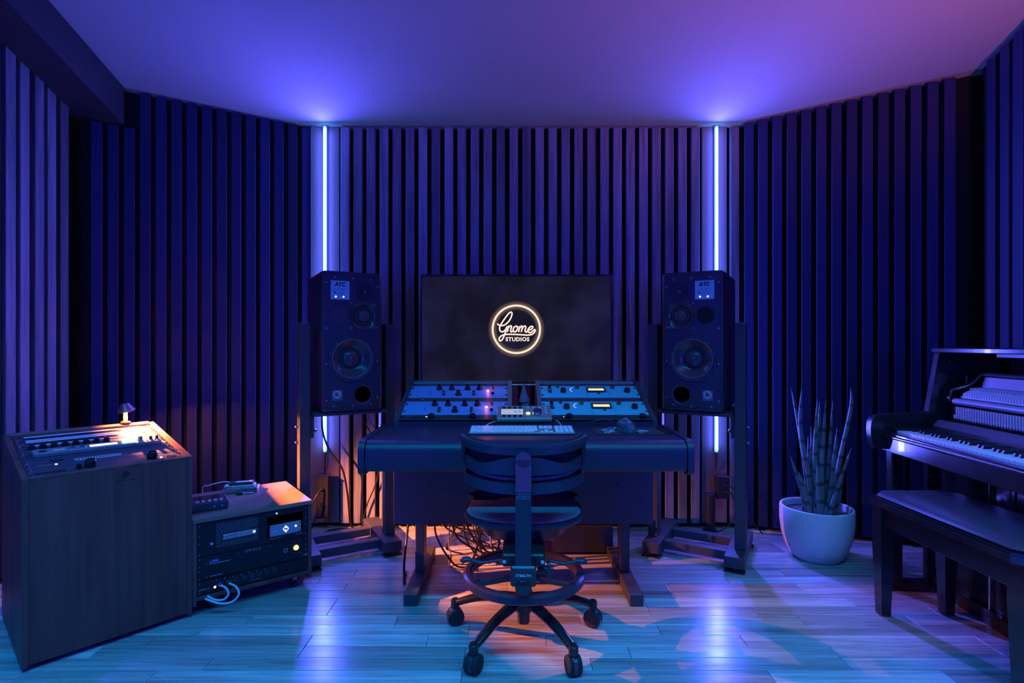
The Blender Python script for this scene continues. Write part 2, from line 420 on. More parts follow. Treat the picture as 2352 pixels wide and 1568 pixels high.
def wall(name, a, b, zt_a, zt_b, off=0.045, mat_=WALLB):
    """black backing board standing behind the slat line a-b; off = distance behind the slat faces"""
    a = Vector(a); b = Vector(b); d = (b - a).normalized(); nrm = Vector((-d.y, d.x))   # to the outside when walking with the room on the right
    p = [a + nrm * off, b + nrm * off, b + nrm * (off + .06), a + nrm * (off + .06)]
    z = [zt_a, zt_b, zt_b, zt_a]
    m = MB().add([(q.x, q.y, -.03) for q in p] + [(q.x, q.y, h + .12) for q, h in zip(p, z)],
                 [(0, 1, 2, 3), (4, 7, 6, 5), (0, 4, 5, 1), (1, 5, 6, 2), (2, 6, 7, 3), (3, 7, 4, 0)])
    return struct(m.build(name, mat_, smooth=False))
WB = wall('wall_back', CL, CR, zc(CL.y), zc(CR.y))
WBL = wall('wall_back_left', LC, CL, zc(LC.y), zc(CL.y))
WBR = wall('wall_back_right', CR, RC, zc(CR.y), zc(RC.y))
WL = wall('wall_left', (XL, Y_REAR), LC, zc(1.6), zc(1.6))
WR = wall('wall_right', RC, (XR, Y_REAR), zc(1.6), zc(1.6))
WF = wall('wall_rear', (XR, Y_REAR), (XL, Y_REAR), zc(1.6), zc(1.6), 0.0, mat('rear_wall_cloth', (0.10, 0.09, 0.10), 0.9))

SW, SD = 0.0525, 0.030
def slat(parent, p, d, ztop, z0=0.03, width=SW, depth=SD, proud=0.0, m_=SLAT):
    """one batten; p = its left front corner, d = direction of the wall"""
    d = Vector(d).normalized(); nrm = Vector((-d.y, d.x))
    ang = math.atan2(d.y, d.x); c = Vector(p) + d * width / 2 - nrm * proud
    h = ztop - z0
    mb = MB().box(-width / 2, width / 2, 0, depth + proud, 0, h, 0.002)
    o = mb.build('slat', m_, parent, smooth=False, loc=(c.x, c.y, z0), rot=(0, 0, ang))
    return o
SLATS = []
# back wall: even row from the left strip to the right strip, one more batten beyond the right strip
for i in range(28):
    x = (782 + 29.85 * i - 1176) / F_PX * Y_B
    slat(WB, (x, Y_B), (1, 0), zc(Y_B) - .012)
slat(WB, ((1678.5 - 1176) / F_PX * Y_B, Y_B), (1, 0), zc(Y_B) - .012)
# angled walls
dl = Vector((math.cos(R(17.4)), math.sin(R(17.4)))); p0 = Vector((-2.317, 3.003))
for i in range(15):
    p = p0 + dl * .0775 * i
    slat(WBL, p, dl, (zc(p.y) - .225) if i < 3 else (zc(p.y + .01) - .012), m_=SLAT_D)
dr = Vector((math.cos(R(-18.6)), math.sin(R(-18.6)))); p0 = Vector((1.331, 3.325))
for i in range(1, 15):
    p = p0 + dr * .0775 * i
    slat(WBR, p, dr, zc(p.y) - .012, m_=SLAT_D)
# side walls: wide battens with narrow ones set back between them
for i in range(24):
    y = 2.93 - .0785 * i
    slat(WL, (XL, y - .0525), (0, 1), zc(y) - .02, proud=random.uniform(0, .008), m_=SLAT_S)
    if i % 2 and i < 12: slat(WL, (XL - .012, y - .0525 - .021), (0, 1), zc(y) - .02, width=.012, depth=.018, m_=SLAT_S)
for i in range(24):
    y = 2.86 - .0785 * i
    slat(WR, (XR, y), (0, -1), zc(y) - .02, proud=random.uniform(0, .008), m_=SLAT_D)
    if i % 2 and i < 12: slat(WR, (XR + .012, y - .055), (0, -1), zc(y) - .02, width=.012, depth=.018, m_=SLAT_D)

# corner boards behind the light strips
mid = wood('corner_board_wood', (0.16, 0.12, 0.13), (0.24, 0.18, 0.19), 'z', 0.8, 0.5, 0.0)
for n_, (xa, xb, yy, an) in enumerate([(-1.143, -1.06, Y_B + .012, 0), (1.165, 1.318, Y_B + .012, 0)]):
    struct(MB().box(xa, xb, yy, yy + .03, .03, zc(Y_B) - .005, .002).build('trim_%d' % (n_ + 2), mid, smooth=False))
nl = Vector((-dl.y, dl.x))
pA = CL - dl * .085
struct(MB().box(0, .083, .012, .04, .03, zc(CL.y) - .005, .002).build('trim_4', mid, smooth=False, loc=(pA.x, pA.y, 0), rot=(0, 0, R(17.4))))

# boxed beam along the left wall, following the ceiling slope
xa, xb = -2.42, -2.17
def beam_pts(x, ya, yb, ta, tb): return None
m = MB()
yf, yb_ = 1.6, 3.06
vs = []
for y in (yf, yb_):
    yy = y
    vs += [(xa, yy, zc(yy) - .21), (xb, yy, zc(yy) - .21), (xb, yy, zc(yy) + .02), (xa, yy, zc(yy) + .02)]
yy = Y_REAR
vs += [(xa, yy, zc(yf) - .21), (xb, yy, zc(yf) - .21), (xb, yy, zc(yf) + .02), (xa, yy, zc(yf) + .02)]
m.add(vs, [(4, 5, 6, 7), (0, 1, 5, 4), (1, 2, 6, 5), (2, 3, 7, 6), (3, 0, 4, 7), (8, 11, 10, 9), (8, 9, 1, 0), (9, 10, 2, 1), (10, 11, 3, 2), (11, 8, 0, 3)])
struct(m.build('trim_1', mat('beam_paint', (0.03, 0.028, 0.04), 0.5), smooth=False))

# floor: board rows run across the room; every board in view is its own piece
floor = struct(MB().box(XL - .12, XR + .12, Y_REAR - .1, 3.45, -.06, -.0125).build('floor', mat('sub_floor', (0.02, 0.015, 0.012), 0.9), smooth=False))
PW = 0.0762
def xlim(y):
    lo, hi = XL - .04, XR + .04
    if y > LC.y: lo = max(lo, LC.x + (y - LC.y) / (CL.y - LC.y) * (CL.x - LC.x) - .2)
    if y > RC.y: hi = min(hi, RC.x + (y - RC.y) / (CR.y - RC.y) * (CR.x - RC.x) + .2)
    return lo, hi
plank_mesh = {}
def plank_me(l):
    if l not in plank_mesh:
        plank_mesh[l] = MB().box(0, l - .0016, .0007, PW - .0007, -.012, 0, .0012).mesh('plank', OAK, smooth=False)
    return plank_mesh[l]
far = MB()
y = Y_REAR
row = 0
y = 1.960 - PW * 56
while y < 3.36:
    lo, hi = xlim(y + PW / 2)
    x = lo; first = True
    while x < hi:
        l = random.choice((.3, .45, .6, .75, .9)) if first else random.choice((.45, .6, .75, .9, 1.05))
        first = False
        if x + l > hi + .12: l = max(.15, round(hi - x, 2))
        if y > 1.5:
            o = bpy.data.objects.new('plank', plank_me(l)); C.objects.link(o); o.parent = floor; o.location = (x, y, 0)
        else:
            far.box(x, x + l - .0008, y + .0004, y + PW - .0004, -.012, 0)
        x += l
    y += PW
far.build('plank_field', OAK, floor, smooth=False, kind='stuff')

# ------------------------------------------------------------------ light strips and lamps of the room
def led_strip(x, y, label, z0, z1):
    t = thing('led_strip', label, 'light strip', (x, y, 0), (0, 0, 0), 'light strips in the corners beside the screen')
    MB().box(-.013, .013, .006, .016, z0 - .01, z1 + .004, .002).build('channel', ALU, t, smooth=False)
    MB().tube([(0, 0, z0), (0, 0, z0 + .01), (0, 0, z1 - .01), (0, 0, z1)], [.004, .0085, .0085, .004], 10).build('diffuser', E_STRIP, t)
    MB().tube(spline([(0, .008, z0), (.002, .008, z0 - .05), (-.004, .01, z0 - .11)]), .003, 6).build('lead', CABLE, t)
    area_light('strip_light', t, (0, -.016, (z0 + z1) / 2), (R(-90), 0, 0), .03, z1 - z0 - .04, STRIP_RGB, STRIP_W)
    area_light('halo_light', t, (0, -.016, (z0 + z1) / 2), (R(90), 0, 0), .05, z1 - z0 - .04, STRIP_RGB, STRIP_HALO)
    return t
led_strip(-1.141, 3.325, 'glowing vertical blue light strip rising behind the loudspeaker beside the small equipment rack', .47, zc(3.33) - .012)
led_strip(1.247, 3.325, 'glowing vertical blue light strip rising behind the loudspeaker on the potted plant side', .47, zc(3.33) - .012)

bar = thing('light_bar', 'long blue light bar hanging under the flat part of the ceiling', 'light bar', (0.05, .62, 2.93))
MB().box(-2.1, 2.1, -.03, .03, .02, .05, .004).build('housing', ALU, bar, smooth=False)
MB().box(-2.08, 2.08, -.02, .02, .012, .02, .003).build('diffuser', emit('bar_diffuser', (0.02, 0.4, 1.0), 2.0), bar, smooth=False)
for sx in (-1.3, 1.3): MB().cyl((sx, 0, .05), (sx, 0, zc(0) - 2.93), .006).build('hanger', STEEL, bar)
area_light('bar_light', bar, (0, 0, .0), (R(7), 0, 0), 4.1, .05, BAR_RGB, BAR_W, 100)
for sx, lab in ((-2.2, 'blue light strip in the rear room corner on the lectern side'), (2.3, 'blue light strip in the rear room corner on the piano side')):
    t = thing('corner_strip', lab, 'light strip', (sx, Y_REAR + .12, 0))
    MB().box(-.013, .013, -.016, -.006, .3, 2.7, .002).build('channel', ALU, t, smooth=False)
    MB().tube([(0, 0, .32), (0, 0, .33), (0, 0, 2.67), (0, 0, 2.68)], [.004, .0085, .0085, .004], 10).build('diffuser', emit('rear_diffuser', (.05, .1, 1.0), 4.0), t)
    area_light('corner_light', t, (0, .016, 1.5), (R(90), 0, R(14 if sx < 0 else -14) * -1), .03, 2.3, REAR_RGB, REAR_W)

up = thing('floor_lamp', 'slim warm uplighter standing near the side wall beside the piano', 'lamp', (2.25, .80, 0))
MB().lathe([(.0, 0), (.13, 0), (.13, .012), (.02, .025), (.012, .03)], 28).build('base', STEEL, up)
MB().cyl((0, 0, .025), (0, 0, 1.55), .011).build('pole', STEEL, up)
MB().lathe([(.012, 1.54), (.05, 1.56), (.10, 1.63), (.105, 1.64), (.095, 1.63), (.05, 1.575), (.0, 1.57)], 28).build('shade', STEEL, up)
d = bpy.data.lights.new('uplight', 'SPOT'); d.energy = UP_W * 10; d.color = UP_RGB; d.spot_size = R(105); d.spot_blend = 1.0; d.shadow_soft_size = .06
o = bpy.data.objects.new('uplight', d); C.objects.link(o); o.parent = up; o.location = (0, 0, 1.66); o.rotation_euler = (R(180 - 38), 0, R(30))

# ------------------------------------------------------------------ script lettering of the studio sign (flat strokes)
def arc(cx, cy, rx, ry, a0, a1, n=18):
    return [(cx + rx * math.cos(R(a0 + (a1 - a0) * i / n)), cy + ry * math.sin(R(a0 + (a1 - a0) * i / n))) for i in range(n + 1)]
# coordinates in the unit of the sign: x right, y down, traced stroke centres
SIGN = [
    [(425, 675), (455, 705), (520, 725), (610, 700), (700, 620), (760, 510), (778, 430), (750, 400), (690, 440), (600, 560), (520, 680), (480, 760), (485, 830), (520, 870), (570, 865), (625, 815), (660, 740)],
    [(660, 740), (640, 800), (615, 900), (560, 1030), (515, 1085), (475, 1075), (475, 1020), (530, 965), (640, 935), (830, 935), (1020, 945), (1180, 950), (1280, 920), (1335, 850), (1325, 820), (1290, 840)],
    [(665, 875), (690, 760), (700, 725), (690, 775), (735, 730), (765, 745), (745, 830), (755, 875), (800, 850)],
    [(880, 735), (830, 760), (805, 820), (825, 870), (870, 865), (905, 810), (905, 755), (880, 735), (930, 760)],
    [(935, 880), (965, 740), (955, 790), (1000, 735), (1025, 755), (1000, 880), (1025, 790), (1075, 735), (1110, 755), (1090, 840), (1110, 880), (1160, 850)],
    [(1165, 835), (1240, 810), (1280, 765), (1255, 740), (1200, 765), (1160, 830), (1175, 880), (1230, 890), (1290, 840)],
]
def sign_strokes(mb, sc, width, M, depth=.0004):
    for st in SIGN:
        pts = spline([((x - 882) * sc, (812 - y) * sc, 0) for x, y in st], 6)
        mb.tube(pts, width, 6, M, flat=depth / width, up=(0, 0, 1))
    return mb

# ------------------------------------------------------------------ television
TVY = 3.10; k_ = F_PX / TVY
tv = thing('television', 'wide black flat screen showing a round neon studio sign', 'television', ((1186 - 1176) / k_, TVY, 1.125 - (756 - 790) / k_))
tw, th = .54, .306
m = MB()
for a in (-1, 1): m.box(a * tw - .006, a * tw + .006, -.004, .012, -th - .006, th + .006, .002)
m.box(-tw, tw, -.004, .012, th - .006, th + .006, .002); m.box(-tw, tw, -.004, .012, -th - .010, -th + .006, .002)
m.build('bezel', BLACK, tv, smooth=False)
MB().box(-tw - .004, tw + .004, .010, .045, -th - .004, th + .004, .006).build('back_cover', BLACKM, tv, smooth=False)
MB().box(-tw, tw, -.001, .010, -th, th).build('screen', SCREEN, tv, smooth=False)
MB().box(-.18, .18, .045, .19, -.16, .16, .006).build('wall_bracket', STEEL, tv, smooth=False)
MB().ball((0, 0, 0), .004, 10).build('standby_light', CHROME, tv, loc=(tw - .016, -.004, -.10))
lg = text('sign_word', 'STUDIOS', .0305, E_LOGO, tv, (.006, -.0022, -.0575), FRONT, bold=.0012, spacing=1.12)
m = sign_strokes(MB(), .000236, .0042, Matrix.Translation((0, 0, 0)))
m.build('sign_script', E_LOGO, tv, loc=(0, -.0022, 0), rot=FRONT)
m = MB().tube([(.1345 * math.cos(a * math.pi / 48), .1345 * math.sin(a * math.pi / 48), 0) for a in range(96)], .0056, 6, closed=True, flat=.08, up=(0, 0, 1))
m.build('sign_ring', E_LOGO, tv, loc=(0, -.0022, 0), rot=FRONT)

# ------------------------------------------------------------------ loudspeakers and their stands
def bored(body, cutter, name, material, parent, ang):
    a = bpy.data.objects.new('tmp_a', body.mesh('tmp_a', material)); b = bpy.data.objects.new('tmp_b', cutter.mesh('tmp_b', material))
    C.objects.link(a); C.objects.link(b)
    md = a.modifiers.new('cut', 'BOOLEAN'); md.operation = 'DIFFERENCE'; md.solver = 'EXACT'; md.object = b; 
    me = bpy.data.meshes.new_from_object(a.evaluated_get(bpy.context.evaluated_depsgraph_get()))
    bpy.data.objects.remove(a); bpy.data.objects.remove(b)
    me.name = name; me.polygons.foreach_set('use_smooth', [True] * len(me.polygons)); me.set_sharp_from_angle(angle=R(ang))
    o = bpy.data.objects.new(name, me); C.objects.link(o); o.parent = parent
    return o
def loudspeaker(loc, rz, side, label):
    """side = +1: label plate on the left half (speaker left of the screen), -1 mirrored"""
    t = thing('studio_monitor', label, 'loudspeaker', loc, (0, 0, rz))
    W, H, D = .315, .715, .43
    m = MB()
    # cabinet with large front roundover
    poly = [(-W / 2, D), (-W / 2, .022), (-W / 2 + .006, .008), (-W / 2 + .02, 0), (W / 2 - .02, 0), (W / 2 - .006, .008), (W / 2, .022), (W / 2, D)]
    nq = len(poly)
    def ringz(k_, z): return [(x * k_, .012 + (y - .012) * k_ if y < .1 else y, z) for x, y in poly]
    rr_ = [ringz(.93, 0), ringz(.985, .006), ringz(1, .016), ringz(1, H - .016), ringz(.985, H - .006), ringz(.93, H)]
    m.add([p for r_ in rr_ for p in r_], [tuple(range(nq)), tuple(range(5 * nq, 6 * nq))] + [(i * nq + j, i * nq + (j + 1) % nq, (i + 1) * nq + (j + 1) % nq, (i + 1) * nq + j) for i in range(5) for j in range(nq)])
    mt = Matrix.Rotation(R(90), 4, 'X')
    y0 = -.004
    cut = MB()
    for fx, fz, r_, dp in ((.70, .14, .0165, .02), (.69, .315, .0725, .05), (.485, .625, .1045, .09), (.665, .885, .0415, .16)):
        cut.cyl(((fx - .5) * .30 * side, -.02, H * (1 - fz)), ((fx - .5) * .30 * side, dp, H * (1 - fz)), r_, n=48)
    bored(m, cut, 'cabinet', BAFFLE, t, 25)
    bored(MB().box(-.139, .139, -.0035, .0, .018, H - .022, .002), cut, 'baffle', BAFFLE, t, 25)
    def at(fx, fz): return Matrix.Translation(((fx - .5) * .30 * side, y0, H * (1 - fz))) @ mt
    # tweeter
    MB().lathe([(.042, 0), (.041, .002), (.018, .0015), (.017, -.004), (.0, -.004)], 36).build('tweeter_flange', BLACK, t).matrix_basis = at(.70, .14)
    MB().ball((0, 0, -.004), .0145, 20, .8, None, 0.0).build('tweeter_dome', DOME, t).matrix_basis = at(.70, .14)
    # midrange with a flared rim
    MB().lathe([(.075, 0), (.0745, .003), (.072, .004), (.060, .0), (.048, -.008), (.044, -.012), (.0, -.012)], 44).build('midrange_horn', mat('horn_gloss', (.05, .05, .055), .18), t).matrix_basis = at(.69, .315)
    MB().ball((0, 0, -.012), .036, 28, .72, None, 0.0).build('midrange_dome', DOME, t).matrix_basis = at(.69, .315)
    MB().lathe([(.044, -.010), (.044, -.006), (.040, -.005), (.039, -.010)], 40).build('midrange_ring', SURR, t).matrix_basis = at(.69, .315)
    # round blank plate
    if side > 0: MB().lathe([(.043, 0), (.0425, .0012), (.0, .0012)], 40).build('blank_plate', mat('plate_dark', (.05, .045, .055), .45, bump=.4, bscale=40), t).matrix_basis = at(.27, .315)
    else: MB().lathe([(.043, .0008), (.042, .0016), (.041, .0006), (.0, .0006)], 40).build('blank_plate', BLACKM, t).matrix_basis = at(.27, .315)
    # woofer
    W_ = at(.485, .625)
    MB().lathe([(.121, 0), (.120, .005), (.112, .007), (.104, .004), (.104, .002)], 56).build('woofer_frame', PLASTIC, t).matrix_basis = W_
    MB().lathe([(.106, .001), (.104, .006), (.099, .008), (.094, .005), (.092, -.002)], 56).build('woofer_surround', SURR, t).matrix_basis = W_
    MB().lathe([(.093, -.002), (.070, -.020), (.050, -.034), (.0, -.036)], 56).build('woofer_cone', CONE, t).matrix_basis = W_
    MB().ball((0, 0, -.036), .052, 36, .62, None, 0.0).build('dust_cap', mat('dust_cap_gloss', (.06, .06, .068), .25), t).matrix_basis = W_
    m = MB()
    for i in range(12):
        a = R(30 * i + 15); m.cyl((.113 * math.cos(a), .113 * math.sin(a), .005), (.113 * math.cos(a), .113 * math.sin(a), .009), .0034, n=8)
    m.build('woofer_screws', SCREW, t, kind='stuff').matrix_basis = W_
    # port: flared lip round a dark bore
    MB().lathe([(.052, 0), (.051, .0015), (.047, .0005), (.041, -.006)], 40).build('port_lip', mat('port_gloss', (.06, .06, .07), .25), t).matrix_basis = at(.665, .885)
    MB().lathe([(.0412, -.002), (.040, -.15), (.0, -.15)], 40).build('port_bore', mat('bore_black', (.001, .001, .001), .95, spec=0), t).matrix_basis = at(.665, .885)
    # plates with print
    pl = MB().box(-.047, .047, -.048, .048, 0, .002, .0015).build('badge_plate', LABELM, t, smooth=False); pl.matrix_basis = at(.285, .135)
    text('badge_word', 'ATC', .026, INK, pl, (0, .028, .0023), bold=.0012)
    m = MB()
    for yy, hw in ((.006, .034), (-.001, .020), (-.012, .028), (-.019, .024), (-.026, .018)): m.box(-hw, hw, yy - .0006, yy + .0006, .0021, .0024)
    m.lathe([(.005, .0021), (.005, .0024), (.0, .0024)], 14, Matrix.Translation((-.026, -.013, 0))).build('badge_lines', mat('badge_ink', (.03, .12, .3), .6), pl, smooth=False)
    for xx in (-.022, .016): MB().ball((xx, -.034, .002), .0042, 12, .5, None, 0).build('badge_light', E_WHT, pl)
    bp = MB().box(-.026, .026, -.027, .027, 0, .0015, .001).build('emblem_plate', mat('emblem_grey', (.13, .13, .15), .5), t, smooth=False); bp.matrix_basis = at(.235, .885)
    MB().lathe([(.021, .0016), (.021, .002), (.0, .002)], 28, Matrix.Translation((0, .004, 0))).build('emblem_disc', mat('emblem_pale', (.42, .42, .46), .5), bp)
    text('emblem_word', 'SL', .024, INK, bp, (0, .004, .0024), bold=.0009)
    # baffle screws
    sc = MB().lathe([(.0058, 0), (.0058, .002), (.0046, .0026), (.003, .0012), (.0, .0012)], 12).mesh('baffle_screw', SCREW)
    for fx, fz in ((.06, .085), (.2, .045), (.5, .048), (.8, .052), (.92, .10), (.06, .41), (.06, .66), (.06, .92), (.18, .965), (.5, .965), (.8, .96), (.92, .40), (.92, .645), (.92, .91), (.47, .225), (.87, .23), (.47, .405), (.87, .40)):
        o = bpy.data.objects.new('baffle_screw', sc); C.objects.link(o); o.parent = t; o.matrix_basis = at(fx, fz)
    return t
SPK_L = (-.822, 2.820); SPK_R = (.923, 2.806); TOE = 29
loudspeaker((*SPK_L, .782), R(TOE), 1, 'black three way loudspeaker with a pale badge, standing beside the small equipment rack')
loudspeaker((*SPK_R, .782), R(-TOE), -1, 'black three way loudspeaker with a pale badge, on the potted plant side of the desk')

def speaker_stand(loc, rz, label):
    t = thing('speaker_stand', label, 'stand', loc, (0, 0, rz), 'heavy black loudspeaker stands')
    for sx in (-1, 1):
        b = MB().box(-.046, .046, -.03, .435, .022, .078, .003).build('base_beam', STEEL, t, smooth=False, loc=(sx * .205, 0, 0))
        for yy in (0.0, .40):
            MB().box(-.05, .05, yy - .03, yy + .03, 0, .004, .001).build('floor_pad', RUBBER, b, smooth=False)
            MB().cyl((0, yy, .004), (0, yy, .023), .009, n=10).build('levelling_foot', SCREW, b)
        p = MB().box(-.027, .027, .085, .165, .078, 1.235, .003).build('post', STEEL, t, smooth=False, loc=(sx * .222, 0, 0))
        for zz in (.62, .70): MB().cyl((sx * .027, .125, zz), (sx * .043, .125, zz), .008, n=12, b=.002).build('knob_bolt', SCREW, p)
        MB().box(-.008, .008, .10, .15, .64, .775, .001).build('bracket', STEEL, t, smooth=False, loc=(sx * .183, 0, 0))
        MB().cyl((sx * .172, .10, .68), (sx * .172, .075, .68), .008, n=10, b=.002).build('clamp_bolt', SCREW, t)
    for yy in (.085, .30): MB().box(-.16, .16, yy - .027, yy + .027, .026, .07, .003).build('cross_bar', STEEL, t, smooth=False)
    MB().box(-.19, .19, .02, .40, .758, .776, .003).build('platform', STEEL, t, smooth=False)
    MB().box(-.15, .15, .05, .36, .776, .782, .001).build('isolation_mat', RUBBER, t, smooth=False)
    return t
speaker_stand((*SPK_L, 0), R(TOE), 'black steel two post loudspeaker stand next to the small equipment rack')
speaker_stand((*SPK_R, 0), R(-TOE), 'black steel two post loudspeaker stand on the potted plant side of the desk')

# ------------------------------------------------------------------ the studio desk
DZ = .760
desk = thing('studio_desk', 'wide black studio desk with padded front edge and two sloping equipment bays', 'desk', (CX, 2.45, 0))
HW = .62
def dk(y): return y - 2.45           # world depth to the desk's own y
MB().box(-HW, HW, dk(2.10), dk(2.86), DZ - .03, DZ, .003).build('desktop', DESK, desk, smooth=False)
def rr(y0, y1, z0, z1, r, n=6):      # rounded front profile (y, z): front edge at y0
    out = [(y1, z0)]
    out += [(y0 + r * .6 + r * .6 * math.cos(R(a)), z0 + r * .6 + r * .6 * math.sin(R(a))) for a in [270 - 90 * i / n for i in range(n + 1)]]
    out += [(y0 + r + r * math.cos(R(a)), z1 - r + r * math.sin(R(a))) for a in [180 - 90 * i / n for i in range(n + 1)]]
    return out + [(y1, z1)]
MB().prism(rr(dk(2.035), dk(2.10), .645, DZ + .001, .042), -HW + .02, HW - .02, 'x').build('padded_edge', PAD, desk, ang=50)
for s in (-1, 1):
    m = MB().prism(rr(dk(2.03), dk(2.42), .635, DZ + .006, .045), -.012, .012, 'x')
    m.build('end_cap', PAD, desk, ang=50, loc=(s * (HW - .005), 0, 0))
MB().box(-.605, .605, dk(2.545), dk(2.562), .285, DZ - .03, .002).build('modesty_panel', DESK, desk, smooth=False)
for s in (-1, 1):
    MB().lathe([(.009, 0), (.009, .002), (.005, .002), (.0, .001)], 14).build('panel_bolt', BLACK, desk, loc=(s * .44, dk(2.544), .47), rot=FRONT)
    lg = MB().box(-.02, .02, dk(2.57), dk(2.66), .05, DZ - .03, .003).build('leg', STEEL, desk, smooth=False, loc=(s * .485 - .003, 0, 0))
    MB().box(-.03, .03, dk(2.34), dk(2.90), 0, .052, .003).build('foot', STEEL, lg, smooth=False)
MB().box(-.50, .50, dk(2.62), dk(2.66), .56, .62, .002).build('stretcher', STEEL, desk, smooth=False)
# sloping bays: local slope frame, origin at the lower front lip of the rack rows
TILT = 20.5
def bay(x0, x1, outer):
    """x0-x1 in the desk frame, inside width; outer = -1 or 1: side of the outer cheek"""
    y0, z0 = dk(2.433), .7825
    L = .405; c, s_ = math.cos(R(TILT)), math.sin(R(TILT))
    ye, ze = y0 + L * c, z0 + L * s_
    poly = [(y0 - .012, DZ), (y0 - .012, z0 + .004), (ye - .02, ze + .010), (ye + .075, ze + .010), (ye + .075, DZ)]
    for side in (-1, 1):
        x = x0 if side < 0 else x1
        w_ = .020
        a, b = (x - w_, x) if side < 0 else (x, x + w_)
        MB().prism(poly, a, b, 'x').build('bay_cheek', STEEL if side == outer else mat('inner_cheek_grey', (.14, .14, .15), .4), desk, smooth=False)
    MB().prism([(y0 - .012, DZ), (y0 - .012, z0 - .003), (y0 + .02, z0 - .003), (y0 + .02, DZ)], x0, x1, 'x').build('bay_lip', DESK, desk, smooth=False)
    MB().prism([(ye - .017, ze - .006), (ye - .011, ze + .008), (ye + .075, ze + .008), (ye + .075, ze - .006)], x0, x1, 'x').build('bay_top', mat('bay_top_steel', (.12, .12, .14), .45), desk, smooth=False)
    MB().prism([(ye + .065, DZ), (ye + .065, ze), (ye + .074, ze), (ye + .074, DZ)], x0, x1, 'x').build('bay_back', BLACKM, desk, smooth=False)
    MB().prism([(y0 + .05, DZ + .002), (y0 + .05, DZ + .008), (ye, DZ + .008), (ye, DZ + .002)], x0, x1, 'x').build('bay_floor', BLACKM, desk, smooth=False)
BL = (-.504, -.0205); BR = (.1405, .6245)             # world x of the two bays
bay(BL[0] - CX, BL[1] - CX, -1); bay(BR[0] - CX, BR[1] - CX, 1)
MB().cyl((BL[1] - CX + .02, dk(2.80), .915), (BR[0] - CX - .02, dk(2.80), .915), .006).build('bay_rod', CHROME, desk)
def slope(v, out=0.0):               # world y, z of a point v metres up the slope
    c, s_ = math.cos(R(TILT)), math.sin(R(TILT))
    return 2.433 + v * c - out * s_, .7825 + v * s_ + out * c
def unit(name, label, cat, x0, v, h, face, group=None, wdt=.4826, depth=.03):
    y, z = slope(v + h / 2, .002)
    t = thing(name, label, cat, (x0 + .2415, y, z), (R(TILT), 0, 0), group)
    MB().box(-wdt / 2, wdt / 2, -h / 2 + .0004, h / 2 - .0004, 0, .003, .0008).build('faceplate', face, t, smooth=False)
    MB().box(-.218, .218, -h / 2 + .004, h / 2 - .004, -depth, 0).build('chassis', BLACKM, t, smooth=False)
    m = MB()
    for sx in (-1, 1):
        for sy in ((-1, 1) if h > .06 else (0,)):
            m.lathe([(.0052, .003), (.0048, .006), (.002, .0072), (.0, .0072)], 10, Matrix.Translation((sx * .2325, sy * h * .28, 0)))
    m.build('rack_screws', BLACK, t, kind='stuff')
    return t
def knob(parent, x, y, r=.011, h=.016, material=KNOB, skirt=0.0, pointer=True, name='knob', flute=0):
    m = MB()
    if skirt: m.lathe([(skirt, .003), (skirt * .96, .006), (r * 1.15, .011), (r, .013), (r * .95, h), (r * 1.05, h + .004), (r * .9, h + .006), (0, h + .006)], 20)
    else: m.lathe([(r, .003), (r * .94, h), (r * .8, h + .0015), (0, h + .0015)], 18)
    if pointer: m.box(-.001, .001, .0, r * .9, h, h + (.007 if skirt else .0022))
    return m.build(name, material, parent, loc=(x, y, 0), ang=30)
U = .04445
# 1U switch panels at the bottom of each bay
for bx, lab in ((BL[0], 'one unit black control strip with two round knobs below the blue compressors'), (BR[0], 'one unit black control strip with round knobs below the pale blue levelling amplifiers')):
    t = unit('control_strip', lab, 'audio unit', bx, .004, U, PLASTIC, depth=.002)
    kx = (-.10, .085) if bx < 0 else (-.125, .205)
    for x in kx: knob(t, x, -.004, .0155, .018, KNOB)
    m = MB()
    for i in range(6): m.box(-.195 + i * .012, -.187 + i * .012, -.008, .004, .003, .005)
    m.build('push_buttons', BLACK, t, smooth=False)
    m = MB()
    for i in range(4): m.lathe([(.002, .003), (.002, .0036), (0, .0036)], 8, Matrix.Translation((kx[0] - .03 + i * .003, .004, 0)))
    m.build('lamp_dots', E_WHT, t)
    MB().box(-.22, -.17, .010, .0112, .003, .0034).build('print_line', DIM, t, smooth=False)
